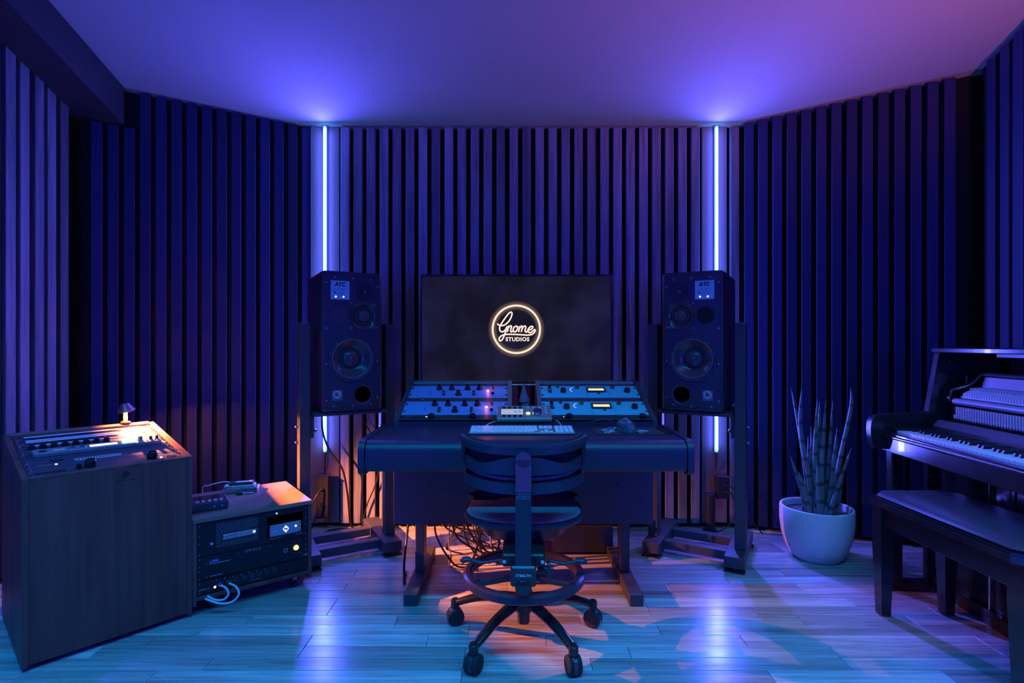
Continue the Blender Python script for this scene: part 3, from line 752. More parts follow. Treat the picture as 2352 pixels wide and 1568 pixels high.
# blank panels
def blank(bx, v, h, lab, word=None):
    t = unit('blank_panel', lab, 'panel', bx, v, h, STEEL)
    if word: text('panel_word', word, .008, PRINT, t, (-.165, 0, .0034), bold=.0004)
    return t
V1 = .004 + U + .0015; V2 = V1 + 3 * U + .001; V3 = V2 + U * .9 + .001; V4 = V3 + 3 * U + .001
blank(BL[0], V2, U * .9, 'narrow black blank panel between the two blue compressors', 'PB')
blank(BR[0], V2, U * .9, 'narrow black blank panel between the two pale blue levelling amplifiers')
blank(BL[0], V4, U * .55, 'narrow black blank panel above the upper blue compressor')
blank(BR[0], V4, U * .55, 'narrow black blank panel above the upper pale blue levelling amplifier')
def tube_comp(v, lab):
    h = 3 * U
    t = unit('tube_compressor', lab, 'audio unit', BL[0], v, h, BLUEP, 'blue tube compressors')
    for x in (-.10, -.038, .041, .100): knob(t, x, .030, .0105, .020, KNOB, .0165)
    knob(t, .0, -.033, .0105, .020, KNOB, .0165)
    for x in (-.072, .075):
        MB().box(-.006, .006, -.016, .016, .003, .019, .003).build('selector', KNOB, t, smooth=False, loc=(x, -.030, 0))
    MB().tube([(0, 0, .003), (0, .006, .014), (0, .010, .02)], [.003, .0025, .003], 8).build('toggle_switch', CHROME, t, loc=(-.135, -.034, 0))
    MB().ball((0, 0, .003), .006, 14, .9, None, 0).build('pilot_lamp', E_RED, t, loc=(.143, .008, 0))
    d = bpy.data.lights.new('pilot_glow', 'POINT'); d.color = (1, .12, .2); d.energy = .05; d.shadow_soft_size = .006
    o = bpy.data.objects.new('pilot_glow', d); C.objects.link(o); o.parent = t; o.location = (.143, .008, .022)
    MB().lathe([(.0085, .003), (.008, .016), (0, .0165)], 14).build('red_cap', RED, t, loc=(.165, .030, 0))
    MB().lathe([(.0075, .003), (.007, .013), (0, .0135)], 14).build('screw_cap', KNOB, t, loc=(.168, -.026, 0))
    m = MB()
    for x, y in ((-.2, .05), (-.2, -.05), (.212, .05), (.212, -.05)): m.lathe([(.003, .003), (.003, .0036), (0, .0036)], 8, Matrix.Translation((x, y, 0)))
    m.build('face_screws', BLACK, t)
    ink = mat('cyan_print', (.25, .75, .8), .6)
    text('maker_word', 'TUBE-TECH', .0075, ink, t, (-.172, .026, .0034))
    m = MB().box(-.20, -.145, .0165, .0175, .003, .0034)
    for x in (-.10, -.038, .041, .10):
        for a in range(-150, 151, 30):
            cx_, cy_ = x + .021 * math.sin(R(a)), .030 + .021 * math.cos(R(a)); m.box(cx_ - .0006, cx_ + .0006, cy_ - .0006, cy_ + .0006, .003, .0034)
    for x in (-.072, 0, .075): m.box(x - .012, x + .012, -.0615, -.0605, .003, .0034)
    m.build('print_marks', ink, t, smooth=False)
    m = MB()
    for yy in (-.012, -.022): m.box(.138, .148, yy - .002, yy + .002, .003, .0036)
    m.build('pilot_marks', emit('pilot_print', (1, .4, .5), .8), t, smooth=False)
    return t
tube_comp(V1, 'blue three unit compressor with black skirted knobs and red pilot lamp, lower of the pair')
tube_comp(V3, 'blue three unit compressor with black skirted knobs and red pilot lamp, upper of the pair')
def lev_amp(v, lab):
    h = 3 * U
    t = unit('levelling_amplifier', lab, 'audio unit', BR[0], v, h, TEALP, 'pale blue levelling amplifiers')
    m = MB().box(-.012, .092, -.065, .065, .003, .0036)
    m.build('centre_panel', TEALP, t, smooth=False)
    m = MB()
    for x in (-.012, .092): m.box(x - .0008, x + .0008, -.064, .064, .0036, .004)
    m.box(-.20, .21, -.0605, -.0598, .003, .0034)
    m.build('panel_lines', mat('dark_teal_print', (.02, .10, .16), .6), t, smooth=False)
    fr = MB()
    fr.box(-.010, .082, .030, .036, .003, .014, .002); fr.box(-.010, .082, -.010, -.002, .003, .012, .002)
    fr.box(-.010, -.003, -.006, .034, .003, .012, .002); fr.box(.075, .082, -.006, .034, .003, .012, .002)
    f = fr.build('meter_frame', BLACK, t, smooth=False)
    MB().box(-.003, .075, -.002, .030, .003, .006).build('meter_dial', E_METER, f, smooth=False)
    MB().box(.0352, .0362, .002, .026, .006, .0066).build('meter_needle', INK, f, smooth=False)
    MB().box(-.005, .005, -.030, -.014, .003, .012, .001).build('meter_switch', KNOB, t, smooth=False, loc=(.045, 0, 0))
    for x in (-.128, .188): 
        knob(t, x, 0.0, .0150, .020, KNOB, pointer=True)
    knob(t, -.055, .040, .0105, .018, mat('green_knob', (.03, .12, .05), .3)); knob(t, .122, .040, .0105, .018, mat('maroon_knob', (.13, .04, .03), .3))
    MB().box(-.008, .008, .010, .060, .003, .014, .003).build('rocker', KNOB, t, smooth=False, loc=(-.195, -.005, 0))
    MB().ball((0, 0, .003), .009, 12, 1.0, None, 0).build('rocker_ball', KNOB, t, loc=(-.193, -.002, 0))
    MB().box(-.007, .007, .045, .062, .003, .012, .002).build('push_switch', KNOB, t, smooth=False, loc=(-.152, 0, 0))
    pts = [(-.072 + .020 * math.cos(R(a)), .022 + .024 * math.sin(R(a)), .0032) for a in range(100, 241, 10)]
    MB().tube(pts, .0022, 6, flat=.2, up=(0, 0, 1)).build('white_arc', emit('arc_white', (.75, .95, 1.0), .5, (.8, .8, .8)), t)
    m = MB()
    for x, y in ((-.215, .03), (-.165, -.03), (-.04, -.035), (-.02, -.035), (.105, -.035), (.214, .045), (.212, .01), (.205, -.05)): m.lathe([(.002, .003), (.002, .0038), (0, .0038)], 8, Matrix.Translation((x, y, 0)))
    m.build('face_screws', BLACK, t)
    return t
lev_amp(V1, 'pale blue three unit levelling amplifier with lit amber meter, lower of the pair')
lev_amp(V3, 'pale blue three unit levelling amplifier with lit amber meter, upper of the pair')

# ------------------------------------------------------------------ things on the desk
kb = thing('computer_keyboard', 'slim white computer keyboard with number pad on the black desk', 'keyboard', (.040, 2.195, DZ), (R(5), 0, 0))
MB().box(-.215, .215, 0, .118, .002, .009, .002).build('body', ALU, kb, smooth=False)
def keyrows(rows, x0):
    m = MB()
    for r_, row in enumerate(rows):
        x = x0; y = .008 + r_ * .0188
        for w_ in row:
            if w_ > 0: m.box(x + .0012, x + w_ - .0012, y, y + .0160 if r_ < 5 else y + .010, .009, .0118, .0007)
            x += abs(w_)
    return m
kk = .019
keyrows([[kk * 1.25] * 3 + [kk * 5.2] + [kk * 1.25] * 3 + [kk * 1.05], [kk * 2.25] + [kk] * 10 + [kk * 2.3], [kk * 1.75] + [kk] * 11 + [kk * 1.8], [kk * 1.5] + [kk] * 13, [kk] * 13 + [kk * 1.5], [kk * 1.04] * 14],
        -.211).build('main_keys', WHITE, kb, smooth=False, kind='stuff')
keyrows([[kk] * 3, [-kk, kk], [-kk], [kk] * 3, [kk] * 3, [kk] * 3], .071).build('cursor_keys', WHITE, kb, smooth=False, kind='stuff')
keyrows([[kk * 2, kk, kk], [kk] * 4, [kk] * 4, [kk] * 4, [kk] * 4, [kk] * 4], .135).build('number_keys', WHITE, kb, smooth=False, kind='stuff')
MB().tube([(-.16, .114, .004), (.16, .114, .004)], .006, 8).build('rear_foot', ALU, kb)

# remote control of the monitor controller on its small stand
rc = thing('remote_control', 'grey desktop volume remote with lit display and large knob on a black stand', 'controller', (.054, 2.375, DZ))
MB().prism([(-.012, .0005), (-.012, .012), (.0, .022), (.032, .034), (.032, .0005)], -.118, .118, 'x').build('stand', BLACK, rc, smooth=False)
pb = MB().box(-.120, .120, 0, .118, 0, .018, .003).build('panel_body', ALU_W, rc, smooth=False, loc=(0, -.006, .026), rot=(R(22), 0, 0))
MB().box(-.104, -.003, .032, .085, .018, .0192, .0004).build('display_frame', BLACK, pb, smooth=False)
MB().box(-.102, -.005, .034, .083, .0192, .0197).build('display', E_LCD, pb, smooth=False)
text('display_digits', '0.0', .026, PRINT, pb, (-.030, .058, .0200), bold=.0006)
m = MB()
for i in range(4):
    for yy in (.095, .020): m.box(-.095 + i * .024, -.083 + i * .024, yy - .006, yy + .006, .018, .022, .001)
m.build('soft_buttons', KNOB, pb, smooth=False)
MB().ball((0, 0, .018), .010, 16, .5, None, 0).build('lit_button', E_YEL, pb, loc=(.017, .046, 0))
MB().lathe([(.0215, .018), (.020, .034), (.018, .037), (0, .037)], 28).build('volume_knob', CHROME, pb, loc=(.057, .042, 0))
m = MB()
for x, y in ((.017, .095), (.042, .098), (.070, .098), (.096, .095), (.096, .074), (.096, .050)): m.lathe([(.006, .018), (.0055, .021), (0, .0215)], 12, Matrix.Translation((x, y, 0)))
m.build('round_buttons', mat('pale_button', (.45, .6, .65), .4), pb)

# gnome figure between the bays
gn = thing('gnome_figurine', 'small dark glazed gnome figurine with a pointed hat between the equipment bays', 'figurine', (.064, 2.62, DZ + .0004))
MB().lathe([(0, 0), (.032, 0), (.036, .012), (.034, .04), (.028, .058), (.02, .068), (0, .07)], 20, sy=.8).build('body', GNOME, gn)
hd = MB().ball((0, 0, .082), .0215, 16).build('head', GNOME, gn)
MB().lathe([(0, .088), (.027, .088), (.0265, .094), (.020, .112), (.013, .135), (.0065, .160), (.002, .176), (0, .178)], 18, Matrix.Rotation(R(-3), 4, 'Y')).build('hat', GNOME, gn)
MB().lathe([(0, .035), (.008, .045), (.016, .066), (.017, .078), (.0, .080)], 14, Matrix.Translation((0, -.016, 0)), sy=.7).build('beard', mat('gnome_pale', (.25, .25, .28), .5), gn)
MB().ball((0, -.021, .083), .0055, 10).build('nose', GNOME, hd)
for s in (-1, 1): MB().ball((s * .007, -.0185, .090), .0028, 8).build('eye', INK, hd)
for s in (-1, 1): MB().tube(spline([(s * .028, 0, .055), (s * .036, -.008, .042), (s * .026, -.024, .036)]), .009, 8).build('arm', GNOME, gn)
for s in (-1, 1): MB().ball((s * .016, -.022, .0090), .013, 12, .65).build('boot', GNOME, gn)

# mouse mat with the sign lettering, mouse, cables
mm = thing('mouse_mat', 'dark mouse mat printed with pale script lettering', 'mat', (.475, 2.245, DZ))
MB().box(-.135, .145, -.052, .115, .0005, .0035, .001).build('pad', mat('mat_cloth', (.035, .035, .045), .75, bump=.3, bscale=900), mm, smooth=False)
cy = mat('pale_mat_print', (.35, .75, .80), .6)
sign_strokes(MB(), .000215, .0028, Matrix.Translation((-.005, .040, .0038)) @ Matrix.Diagonal((1, 1, 1, 1))).build('script_print', cy, mm)
text('word_print', 'STUDIOS', .022, cy, mm, (.012, -.014, .0038), bold=.0006, spacing=1.1)
pd = thing('desk_pad', 'small thin black rectangular pad at the desk edge past the mouse mat', 'mat', (.633, 2.29, DZ))
MB().box(-.011, .018, -.075, .075, .0005, .004, .001).build('pad', BLACKM, pd, smooth=False)
ms = thing('computer_mouse', 'dark upright ergonomic mouse with a light stripe resting on the mat', 'mouse', (.474, 2.262, DZ + .0048), (0, 0, R(8)))
rows = []
for i in range(13):
    t_ = i / 12; r0 = []
    for j in range(17):
        a = math.pi * j / 16; u = -1 + 2 * t_
        prof = math.sqrt(max(0.0, 1 - u * u))
        hx = .035 * prof ** .5; hz = (.050 - .008 * u) * prof ** .5
        x = -hx * math.cos(a) - .010 * math.sin(a) * prof; z = hz * math.sin(a) ** .65 if 0 < j < 16 else 0
        r0.append((x, u * .058, z))
    rows.append(r0)
MB().grid(rows).build('shell', mat('mouse_shell', (.10, .10, .12), .22), ms)
MB().tube(spline([(.006, -.054, .014), (.004, -.046, .032), (-.002, -.02, .0505), (-.006, .01, .0495), (-.006, .035, .040)]), .0035, 8, flat=.5).build('stripe', mat('mouse_stripe', (.35, .5, .6), .25), ms)
MB().box(-.036, .036, -.05, .05, 0, .003, .001).build('sole', BLACK, ms, smooth=False)
MB().tube([(-.030, .03, .030), (-.026, .046, .028)], [.004, .003], 8).build('side_button', CHROME, ms)
tag(MB().tube(spline([(.452, 2.315, .79), (.40, 2.345, .80), (.33, 2.36, .787), (.27, 2.38, DZ + .007), (.215, 2.405, DZ + .005)]), .0022, 6).build('mouse_cable', CABLE), 'thin dark mouse cable arching over the desk', 'cable')
tag(MB().tube(spline([(.215, 2.312, DZ + .012), (.205, 2.355, .785), (.195, 2.390, .790), (.188, 2.412, .775)]), .0018, 6).build('keyboard_cable', CABLEW), 'thin white cable curving from the keyboard number pad end', 'cable')
tag(MB().tube(spline([(-.115, 2.36, DZ + .012), (-.095, 2.37, DZ + .022), (-.075, 2.385, DZ + .028), (-.069, 2.395, DZ + .022), (-.0665, 2.405, DZ + .012)]), .002, 6).build('remote_cable', CABLEW), 'thin white cable leading from the volume remote stand', 'cable')
dn = thing('desk_puck', 'small pale oval puck lying behind the keyboard', 'puck', (-.118, 2.335, DZ + .0004))
MB().lathe([(0, 0), (.030, 0), (.032, .006), (.026, .011), (0, .012)], 24, sy=.5).build('cover', WHITE, dn)
MB().lathe([(0, .0118), (.010, .0116), (.009, .0135), (0, .0137)], 16).build('cap', ALU, dn)

# ------------------------------------------------------------------ the drafting stool
st = thing('drafting_stool', 'black drafting stool with mesh back, foot ring and five castors facing the desk', 'stool', (.045, 2.10, 0), (0, 0, R(-1.5)))
def arcy(s, amp): return amp * s * s
def bslab(zlo, zhi, y0, amp, hw, t=.012, n=24, smin=-1.0, smax=1.0, m=3):
    """curved horizontal bar of the back: edges zlo(s), zhi(s), bulging towards the viewer"""
    rows = []
    for i in range(m + 1):
        r0 = []
        for j in range(n + 1):
            s = smin + (smax - smin) * j / n
            z = zlo(s) + (zhi(s) - zlo(s)) * i / m
            r0.append((hw * math.sin(s * 1.25) / math.sin(1.25), y0 + arcy(s, amp), z))
        rows.append(r0)
    return MB().grid(rows, (0, t, 0))
BY, BA, BW = -.245, .085, .221        # back of the stool: nearest plane, wrap, half width
def zt(s): return .775 + .022 * s * s
def zb(s): return .612 + .026 * s * s
back = bslab(lambda s: zt(s) - .030 + .004 * s * s, zt, BY, BA, BW, .022).build('back_frame', CHAIRP, st)
bslab(zb, lambda s: zb(s) + .036, BY, BA, BW * .96, .022).build('lower_bar', CHAIRP, back)
bslab(lambda s: .676 + .016 * s * s, lambda s: .742 - .030 * math.exp(-((abs(s) - .55) / .28) ** 2) + .004 * s * s, BY + .004, BA, BW * .985, .016).build('lumbar_bar', CHAIRP, back)
for s in (-1, 1):
    rows = []
    for i in range(9):
        z = zb(1) + (zt(1) - zb(1)) * i / 8; q = i / 8
        wv = .028 - .006 * math.sin(q * math.pi)
        r0 = []
        for j in range(4):
            sp = 1 - (wv / BW) * j / 3 * 1.2
            edge = BW * (.955 + .045 * min(1, q * 2.2))
            r0.append((s * edge * math.sin(sp * 1.25) / math.sin(1.25), BY + arcy(sp, BA), z))
        rows.append(r0)
    MB().grid(rows, (0, .022, 0)).build('side_bar', CHAIRP, back)
    MB().lathe([(.006, 0), (.005, .004), (0, .005)], 12).build('back_bolt', CHAIRP, back, loc=(s * .172, BY + BA * .55, .640), rot=FRONT)
MB().tube([(BW * 1.0 * math.sin(s * 1.25) / math.sin(1.25), BY + .008 + arcy(s, BA), zt(s) - .002) for s in [-1 + i / 14 for i in range(29)]], .010, 8).build('top_roll', CHAIRP, back)
bslab(lambda s: zb(s) + .012, lambda s: zt(s) + .006, BY + .030, BA, BW * .97, .006, m=6).build('back_mesh', MESHC, back)
MB().tube([(BW * .90 * math.sin(s * 1.25) / math.sin(1.25), BY + .024 + arcy(s, BA), zb(s) + .048) for s in [-1 + i / 14 for i in range(29)]], .006, 8).build('lumbar_roll', MESHS, back)
sp = MB()
prof = [(-.262, .735), (-.262, .30), (-.244, .30), (-.244, .735)]
sp.prism(prof, -.027, .027, 'x'); sp.cyl((0, -.262, .735), (0, -.244, .735), .027, n=24)
spine = sp.build('spine', CHAIRP, st, ang=30)
m = MB().box(-.0265, .0265, -.2630, -.262, .626, .735); m.cyl((0, -.2630, .735), (0, -.262, .735), .0265, n=24)
m.build('violet_sticker', PURPLE, spine, ang=30)
for i, (s_, z) in enumerate((('1 800 617 4122', .619), ('www.ergolab.com', .612), ('www.ergoseating.com', .605))):
    text('contact_print', s_, .0064 if i < 2 else .0056, DIM, spine, (0, -.2626, z), FRONT)
# seat: D shaped pan with mesh top and thick front roll
def seat_outline(k, hw, yb, yf):
    pts = []
    for i in range(k + 1):
        a = math.pi + math.pi * i / k
        pts.append((hw * math.cos(a), yb + (yb - yf) * math.sin(a) * -1 if False else yb + (-(yb - yf)) * 0 + .185 * math.sin(a)))
    return pts
rim = seat_outline(28, .235, .035, 0)
def seat_ring(sc, z, yoff=0.0):
    base = [(x * sc, .02 + (y - .02) * sc + yoff) for x, y in rim]
    front_ = [(.228 * sc, .15 * sc + yoff), (.19 * sc, .215 * sc + yoff), (0.0, .225 * sc + yoff), (-.19 * sc, .215 * sc + yoff), (-.228 * sc, .15 * sc + yoff)]
    return [(x, y, z) for x, y in base + front_]
def loft(rings, cap0=True, cap1=True):
    m = MB(); n = len(rings[0]); vs = [p for r in rings for p in r]; fs = []
    for i in range(len(rings) - 1):
        for j in range(n): l = (j + 1) % n; fs.append((i * n + j, i * n + l, (i + 1) * n + l, (i + 1) * n + j))
    if cap0: fs.append(tuple(range(n)))
    if cap1: fs.append(tuple((len(rings) - 1) * n + j for j in range(n)))
    return m.add(vs, fs)
loft([seat_ring(.62, .395), seat_ring(.66, .40), seat_ring(.76, .432), seat_ring(.97, .452), seat_ring(1.0, .463), seat_ring(.985, .476), seat_ring(.955, .478)]).build('seat_pan', CHAIRP, st, ang=50)
loft([seat_ring(.95, .474), seat_ring(.94, .480), seat_ring(.90, .486), seat_ring(.5, .486)]).build('seat_mesh', MESHS, st, ang=60)
MB().tube(spline([(-.222, .145, .492), (-.19, .195, .494), (-.1, .212, .490), (0, .216, .488), (.1, .212, .490), (.19, .195, .494), (.222, .145, .492)], 6), .020, 10, flat=.7).build('front_roll', CHAIRP, st)
# mechanism, levers and plate
MB().box(-.075, .075, -.21, .10, .352, .397, .006).build('tilt_mechanism', BLACK, st, smooth=False)
pl = MB().box(-.043, .043, -.268, -.256, .308, .378, .006)
pl.cyl((0, -.268, .308), (0, -.256, .308), .028, n=24)
pl = pl.build('name_plate', PLASTIC, st, ang=30)
text('plate_word', 'STEALTH', .0118, PRINT, pl, (0, -.2686, .348), FRONT, bold=.0004, spacing=1.1)
text('plate_maker', 'ErgoLab', .0068, DIM, pl, (0, -.2686, .330), FRONT)
m = MB()
for i in range(-3, 4):
    h_ = .016 - .004 * abs(i)
    for j in range(-2, 4):
        if abs(j) * .006 < h_ + .002: m.box(i * .0056 - .0016, i * .0056 + .0016, -.2683, -.2680, .352 + j * .0056 - .0016, .352 + j * .0056 + .0016)
m.build('red_dots', mat('red_print', (.35, .02, .03), .6), pl, smooth=False, kind='stuff')
for s in (-1, 1):
    lv = MB().tube(spline([(s * .06, -.16, .362), (s * .10, -.165, .357), (s * .15, -.17, .352), (s * .19, -.17, .362), (s * .225, -.165, .356)]), [.006] * 8 + [.0065] * 8 + [.007] * 8 + [.010, .011, .012, .0125, .013, .0125, .011, .008] + [.004], 10, flat=.8)
    lv.build('lever', CHAIRP, st)
    MB().lathe([(.0068, 0), (.006, .002), (0, .0022)], 14).build('lever_cap', mat('pale_cap', (.5, .62, .7), .4), st, loc=(s * .066, -.212, .372), rot=FRONT)
MB().cyl((.05, -.18, .333), (.105, -.18, .333), .015, n=16).build('tension_knob', PLASTIC, st)
MB().box(.083, .095, -.20, -.16, .29, .362, .003).build('tension_cap', CHAIRP, st, smooth=False)
# column, ring, base
MB().lathe([(.030, .10), (.030, .20), (.025, .205), (.025, .30), (.018, .302), (.018, .36)], 24).build('gas_column', BLACK, st)
rg = MB()
n = 56; ring_prof = [(-.016, -.014), (-.016, .012), (-.010, .017), (.006, .017), (.016, .010), (.016, -.012), (.010, -.017), (-.010, -.017)]
vs = []; fs = []
for i in range(n):
    a = 2 * math.pi * i / n
    for r_, z_ in ring_prof: vs.append(((.216 + r_) * math.cos(a), (.216 + r_) * math.sin(a), .243 + z_))
k8 = len(ring_prof)
for i in range(n):
    j = (i + 1) % n
    for q in range(k8): fs.append((i * k8 + q, i * k8 + (q + 1) % k8, j * k8 + (q + 1) % k8, j * k8 + q))
rg.add(vs, fs)
ring_o = rg.build('foot_ring', CHAIRP, st, ang=35)
for a in (90, 205, 335):
    MB().box(.025, .206, -.014, .014, .228, .248, .004).build('ring_spoke', CHAIRP, ring_o, smooth=False, rot=(0, 0, R(a)))
MB().lathe([(.036, .215), (.040, .22), (.040, .255), (.034, .262), (.027, .264)], 24).build('ring_hub', CHAIRP, ring_o)
MB().lathe([(.020, .055), (.024, .06), (.024, .105), (.038, .115), (.042, .14), (.036, .165), (.031, .168)], 24).build('base_hub', CHAIRB, st)
def base_arm(a):
    pts = spline([(.03, 0, .145), (.10, 0, .142), (.19, 0, .124), (.26, 0, .098), (.292, 0, .086)], 5)
    rs = [.026 - .010 * i / (len(pts) - 1) for i in range(len(pts))]
    o = MB().tube(pts, rs, 12, flat=.75, up=(0, 0, 1)).build('base_arm', CHAIRB, st, rot=(0, 0, R(a)))
    MB().lathe([(.0, .066), (.0165, .066), (.0175, .072), (.0175, .098), (.012, .103), (0, .104)], 16).build('arm_end', CHAIRB, o, loc=(.290, 0, 0))
    return o
def castor(a, turn):
    c = thing_part('castor', st, (.290 * math.cos(R(a)), .290 * math.sin(R(a)), 0), (0, 0, R(turn)))
    return c
def thing_part(name, parent, loc, rot):
    m = MB().cyl((0, 0, .040), (0, 0, .072), .0075, n=10)
    m.box(-.014, .018, -.010, .010, .026, .056, .004)
    m.cyl((0, -.0095, .033), (0, .0095, .033), .0335, n=28, b=.002)
    o = m.build(name, PLASTIC, parent, loc=loc, rot=rot)
    for s in (-1, 1):
        MB().cyl((0, s * .0105, .033), (0, s * .0235, .033), .033, n=28, b=.003).build('wheel', RUBBER, o)
    return o
for a, tn in ((-126, 65), (-54, 105), (18, 150), (162, 20), (90, 40)):
    base_arm(a); castor(a, tn)

# ------------------------------------------------------------------ sloping rack desk (lectern)
FRc = Vector((-1.318, 2.25)); fd = Vector((math.cos(R(48)), math.sin(R(48))))
FLc = FRc - fd * .527; cc = (FRc + FLc) / 2
con = thing('rack_lectern', 'tall dark wooden rack lectern with sloping top full of audio equipment', 'lectern', (cc.x, cc.y, 0), (0, 0, R(48)))
CW, CZ0, CZ1, CD = .2635, .662, .756, .56
for s in (-1, 1):
    poly = [(0, .016), (0, CZ0), (.004, CZ0 + .003), (CD - .03, CZ1), (CD - .01, CZ1 - .006), (CD, CZ1 - .03), (CD, .016)]
    a, b = (-CW, -CW + .018) if s < 0 else (CW - .018, CW)
    MB().prism(poly, a, b, 'x').build('side_panel', WALNUT, con, smooth=False)
MB().box(-CW + .018, CW - .018, .004, .022, .02, CZ0 - .002, .001).build('front_panel', WALNUT, con, smooth=False)
MB().box(-CW + .018, CW - .018, CD - .02, CD - .002, .02, CZ1 - .045, .001).build('back_panel', WALNUT, con, smooth=False)
MB().box(-CW + .018, CW - .018, .022, CD - .02, .02, .04).build('bottom_panel', BLACKM, con, smooth=False)
TLc = math.degrees(math.atan2(CZ1 - CZ0, CD - .03))
MB().box(-CW + .018, CW - .018, .0, .022, -.018, .0005, .001).build('front_rail', WALNUT, con, smooth=False, loc=(0, .002, CZ0), rot=(R(TLc), 0, 0))
MB().box(-CW + .018, CW - .018, .515, .548, -.018, .0015, .001).build('back_rail', WALNUT_X, con, smooth=False, loc=(0, .002, CZ0), rot=(R(TLc), 0, 0))
m = MB()
for s in (-1, 1):
    for yy in (.05, CD - .05): MB().cyl((s * .2, yy, 0), (s * .2, yy, .02), .018, n=14, b=.002).build('glide', RUBBER, con)
m = MB(); hexp = [(.0135 * math.cos(R(60 * i + 30)), .0135 * math.sin(R(60 * i + 30))) for i in range(6)]
em = MB().prism(hexp, 0, .0006, 'z').build('emblem', INK, con, smooth=False, loc=(.035, .0036, .628), rot=FRONT)
text('emblem_word', 'JAMES & OAK', .0115, INK, con, (.038, .0034, .606), FRONT, spacing=1.05)
def con_unit(name, label, v, h, face, lift=0.0, group=None):
    """unit lying on the slope; v = distance up the slope of its lower edge"""
    c, s_ = math.cos(R(TLc)), math.sin(R(TLc))
    vy, vz = .002 + (v + h / 2) * c, CZ0 + (v + h / 2) * s_ - .010
    Y = Vector((-math.sin(R(48)), math.cos(R(48)))); p = cc + Y * vy
    t = thing(name, label, 'audio unit', (p.x, p.y, vz), (R(TLc), 0, R(48)), group)
    MB().box(-.2413, .2413, -h / 2 + .0006, h / 2 - .0006, 0, .003, .0008).build('faceplate', face, t, smooth=False)
    MB().box(-.215, .215, -h / 2 + .004, h / 2 - .004, -.10, 0).build('chassis', BLACKM, t, smooth=False)
    sc = MB().lathe([(.006, .003), (.0055, .009), (.003, .0105), (0, .0105)], 10)
    m = MB()
    for sx in (-1, 1):
        for sy in ((-1, 1) if h > .06 else (0,)): m.add(sc.v, sc.f, Matrix.Translation((sx * .2325, sy * h * .3, 0)))
    m.build('rack_screws', CHROME, t, kind='stuff')
    return t
PANEL = mat('rack_panel_dark', (.05, .05, .07), .5)
def patchbay(v, lab):
    t = con_unit('patch_bay', lab, v, .066, PLASTIC, group='patch bays at the top of the rack lectern')
    strip = mat('label_strip_pale', (.62, .66, .68), .45)
    for yy in (-.024, .024): MB().box(-.205, .205, yy - .007, yy + .007, .003, .0045, .0006).build('label_strip', strip, t, smooth=False)
    m = MB()
    for i in range(48):
        for yy in (-.0065, .0065):
            m.lathe([(.0033, .003), (.0033, .0058), (.0018, .0058), (.0016, .003)], 8, Matrix.Translation((-.197 + i * .00838, yy, 0)))
    m.build('jack_sockets', SCREW, t, kind='stuff')
    MB().box(-.226, -.21, .004, .0055, .003, .0034).build('print_line', PRINT, t, smooth=False)
    return t
patchbay(.437, 'patch bay with pale label strips and tiny jacks, nearest the little lamp')
patchbay(.368, 'patch bay with pale label strips and tiny jacks, next to the eight knobs')
t = con_unit('knob_unit', 'dark rack unit with a row of eight large round knobs', .305, .0610, PANEL)
for i in range(8):
    x = -.198 + i * .0345
    MB().lathe([(.0145, .003), (.0145, .005), (.012, .006), (.0115, .014), (.009, .0155), (0, .0155)], 20).build('knob', KNOB, t, loc=(x, .008, 0))
    text('knob_word', 'LEVEL', .0055, PRINT, t, (x, -.018, .0034))
m = MB()
for i in range(8):
    for dx, dy in ((-.012, .020), (.014, .020), (0, .025)): m.box(-.198 + i * .0345 + dx - .002, -.198 + i * .0345 + dx + .002, dy - .0008, dy + .0008, .003, .0034)
m.build('print_marks', PRINT, t, smooth=False, kind='stuff')
t = con_unit('converter_unit', 'raised grey rack unit with lit white display and two bright cyan meters', .205, .098, PANEL)
bd = MB().box(-.205, .215, -.026, .030, .003, .018, .002).build('body', mat('converter_grey', (.22, .22, .25), .38), t, smooth=False)
MB().lathe([(.013, .018), (.012, .0185), (.0, .0185)], 20).build('socket', BLACKM, bd, loc=(-.175, .002, 0))
text('script_word', 'Lynx', .018, emit('cyan_word', (.3, .8, 1), .6), bd, (-.128, .002, .0183), shear=.4)
for x in (-.085, -.052):
    MB().lathe([(.011, .018), (.010, .022), (0, .0222)], 18).build('dial_button', ALU, bd, loc=(x, .002, 0))
    MB().box(-.009, .009, -.0012, .0012, .0222, .0235).build('dial_mark', INK, bd, smooth=False, loc=(x, .002, 0), rot=(0, 0, R(35)))
MB().box(-.030, .062, -.011, .011, .018, .0192, .0004).build('display', E_LCDW, bd, smooth=False, loc=(.0, .002, 0))
for x in (.088, .114):
    MB().tube([(x - .009, .002, .0185), (x + .009, .002, .0195)], .0115, 12, flat=.3, up=(0, 0, 1)).build('level_meter', E_CYAN, bd)
MB().lathe([(.0095, .018), (.009, .034), (0, .0345)], 18).build('knob', mat('grey_knob', (.16, .18, .2), .35), bd, loc=(.143, .006, 0))
for x in (.182, .205): MB().lathe([(.006, .018), (.006, .030), (0, .0305)], 12).build('toggle_cap', KNOB, bd, loc=(x, .006, 0))
for x in (.166, .196): MB().ball((x, -.006, .018), .003, 10).build('pin', CHROME, bd)
t = con_unit('meter_panel', 'dark rack panel with an oval row of tiny indicators', .112, .088, PANEL)
pts = [(-.085 + .0095 * math.cos(R(a)), .0095 * math.sin(R(a)), .0034) for a in range(90, 271, 15)] + [(.045 + .0095 * math.cos(R(a)), .0095 * math.sin(R(a)), .0034) for a in range(-90, 91, 15)]
MB().tube(pts, .0012, 6, closed=True, up=(0, 0, 1)).build('oval_outline', PRINT, t)
m = MB()
for i in range(15): m.box(-.085 + i * .0093 - .0012, -.085 + i * .0093 + .0012, -.004, .004, .003, .004)
m.build('indicator_row', PRINT, t, smooth=False, kind='stuff')
